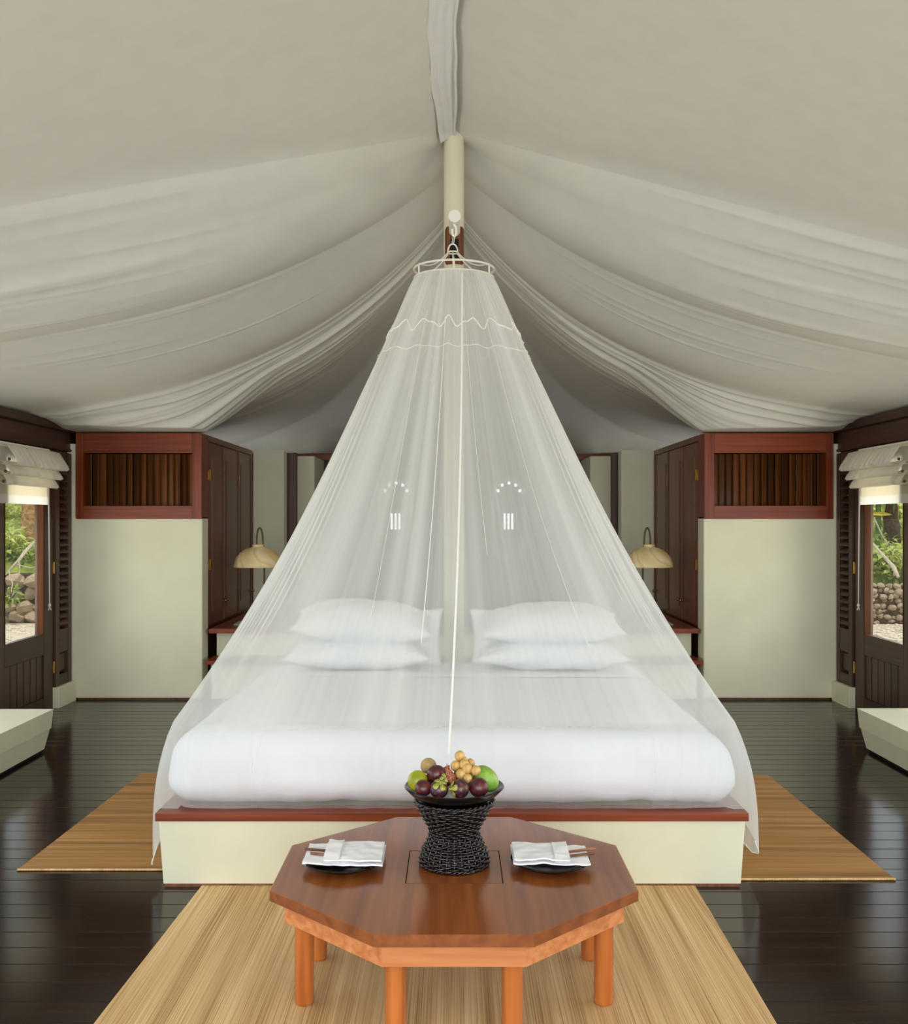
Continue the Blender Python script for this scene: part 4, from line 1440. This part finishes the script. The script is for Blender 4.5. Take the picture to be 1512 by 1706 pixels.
# left view
g1 = 'bushes beyond the left glazed door'; g2 = 'bushes beyond the right glazed door'
shrub('shrub', P(8, 912, 19.3), .42, .4, .42, 420, .20, M['leaf_a'], 'pale green bush on the left above the big stone wall', 41, g1)
shrub('shrub', P(48, 925, 19.2), .45, .35, .25, 300, .16, M['leaf_b'], 'low bush behind the big stone wall at the foot of the tree', 42, g1)
shrub('shrub', P(20, 862, 24.0), .9, .6, .55, 650, .20, M['leaf_a'], 'bright yellow-green bush far behind the big stone wall', 43, g1)
shrub('shrub', P(62, 850, 26), 1.1, .6, .9, 600, .22, M['leaf_b'], 'mid green bush half hidden by the broad tree trunk', 44, g1)
shrub('shrub', P(14, 992, 17.85), .2, .14, .14, 110, .13, M['leaf_b'], 'small fern-like plant growing from the big stone wall', 45, g1)
def tree(name, pts, rs, mat, label, seed):
    rng = random.Random(seed)
    t = empty(name, pts[0], label, 'tree')
    m = MB()
    pts2 = []; rr_ = []
    for k in range(25):
        u = k/24*(len(pts)-1); i = min(int(u), len(pts)-2); f = u-i
        pts2.append(Vector(pts[i]).lerp(Vector(pts[i+1]), f) + Vector((.02*mn.noise(Vector((k*.5, seed, 0))), 0, 0))); rr_.append(rs[i]*(1-f) + rs[i+1]*f)
    m.tube(pts2, rr_, 14); m.build('trunk', mat, t)
    return t
t = tree('tree', [P(46, 975, 20.2), P(48, 930, 20.2), P(53, 860, 20.2), P(55, 700, 20.2), P(60, 500, 20.2)], [.34, .24, .19, .18, .15], M['bark'], 'broad brown tree trunk beyond the stone wall on the left', 51)
rngc = random.Random(61); m = MB()
cc = P(60, 480, 20.2)
for k in range(900):
    p = Vector((rngc.gauss(0, 1.1), rngc.gauss(0, 1.1), rngc.gauss(0, .7)))
    leaf(m, cc + p, (p.x, p.y, -.2), (0, -.3, 1), .3, .07)
m.build('crown', M['leaf_b'], t, smooth=False)['kind'] = 'stuff'
# fallen bleached branches
def branch(pts, r, label, twigs):
    t = empty('fallen_branch', pts[0], label, 'branch')
    MB().tube(pts, r, 8).build('limb', M['deadwood'], t)
    for tw in twigs:
        MB().tube(tw, [.014, .012, .008][:len(tw)] if len(tw) == 3 else [.012, .008], 6).build('twig', M['deadwood'], t)
branch([P(10, 957, 18.0), P(30, 935, 18.0), P(44, 917, 18.2), P(63, 897, 18.4)], [.016, .03, .034, .02], 'bleached broken branch leaning over the big stone wall',
       [[P(14, 950, 17.9), P(21, 972, 17.85), P(18, 990, 17.8)], [P(31, 933, 17.95), P(33, 945, 17.9), P(32, 957, 17.88)], [P(25, 940, 18), P(50, 946, 18), P(66, 944, 18)]])
# right view
shrub('shrub', P(1490, 938, 19.0), .62, .4, .36, 620, .17, M['leaf_a'], 'bright green bush spilling over the small stone wall', 46, g2)
shrub('shrub', P(1455, 925, 19.6), .5, .4, .45, 480, .17, M['leaf_b'], 'green bush on the left above the small stone wall', 47, g2)
shrub('shrub', P(1500, 880, 22.5), .9, .5, .7, 650, .20, M['leaf_a'], 'yellow-green bush behind the dark palm stem', 48, g2)
shrub('shrub', P(1445, 850, 25), 1.0, .6, 1.0, 600, .24, M['leaf_b'], 'tall mid green bush far behind the banana plant', 49, g2)
tree('palm_stem', [P(1487, 925, 20.5), P(1486, 900, 20.5), P(1482, 840, 20.5), P(1478, 700, 20.5)], [.04, .17, .13, .12], M['darkbark'], 'dark shaggy palm stem beyond the small stone wall', 52)
bp = empty('banana_plant', P(1462, 930, 19.9), 'tall plant with long drooping green blades beyond the right glazed door', 'plant')
rng = random.Random(71)
root = P(1462, 930, 19.9)
MB().tube([root, P(1463, 800, 19.9), P(1462, 760, 19.9)], [.06, .05, .03], 8).build('stalk', M['leaf_c'], bp)
for k in range(16):
    a = k*2.4; top = P(1462, 790 + rng.uniform(-40, 40), 19.9)
    L = rng.uniform(.9, 1.5); w = rng.uniform(.07, .12)
    d = Vector((math.cos(a), math.sin(a)*.6, 0)).normalized(); sd = Vector((-d.y, d.x, 0))
    m = MB()
    def bl(i, j):
        u = i/10; v = j - 1
        p = top + d*L*.55*math.sin(u*1.9)*1.0 + Vector((0, 0, .25*math.sin(u*math.pi) - L*.95*u*u))
        return p + sd*v*w*math.sin(math.pi*min(1, .08 + u*.92))**.6 + Vector((0, 0, -.02*abs(v)))
    m.grid(bl, 11, 3); m.build('blade', M['leaf_c'] if k % 3 else M['leaf_b'], bp, ang=180)
m = MB()
def yl(i, j):
    u = i/8; v = j-1
    p = P(1450, 856, 19.4).lerp(P(1486, 854, 19.4), u)
    return p + Vector((0, -.02*abs(v), v*.035*math.sin(math.pi*min(1, .1+u*.9)) - .04*u*u))
m.grid(yl, 9, 3); m.build('yellow_blade', M['leaf_y'], bp, ang=180)['label'] = 'yellowed blade'
branch([P(1444, 895, 18.6), P(1470, 925, 18.3), P(1488, 945, 18.0), P(1496, 962, 17.85)], [.016, .026, .04, .026], 'bleached branch slanting over the small stone wall',
       [[P(1455, 862, 18.5), P(1468, 890, 18.5), P(1480, 912, 18.5)], [P(1488, 945, 18), P(1489, 960, 17.9)]])
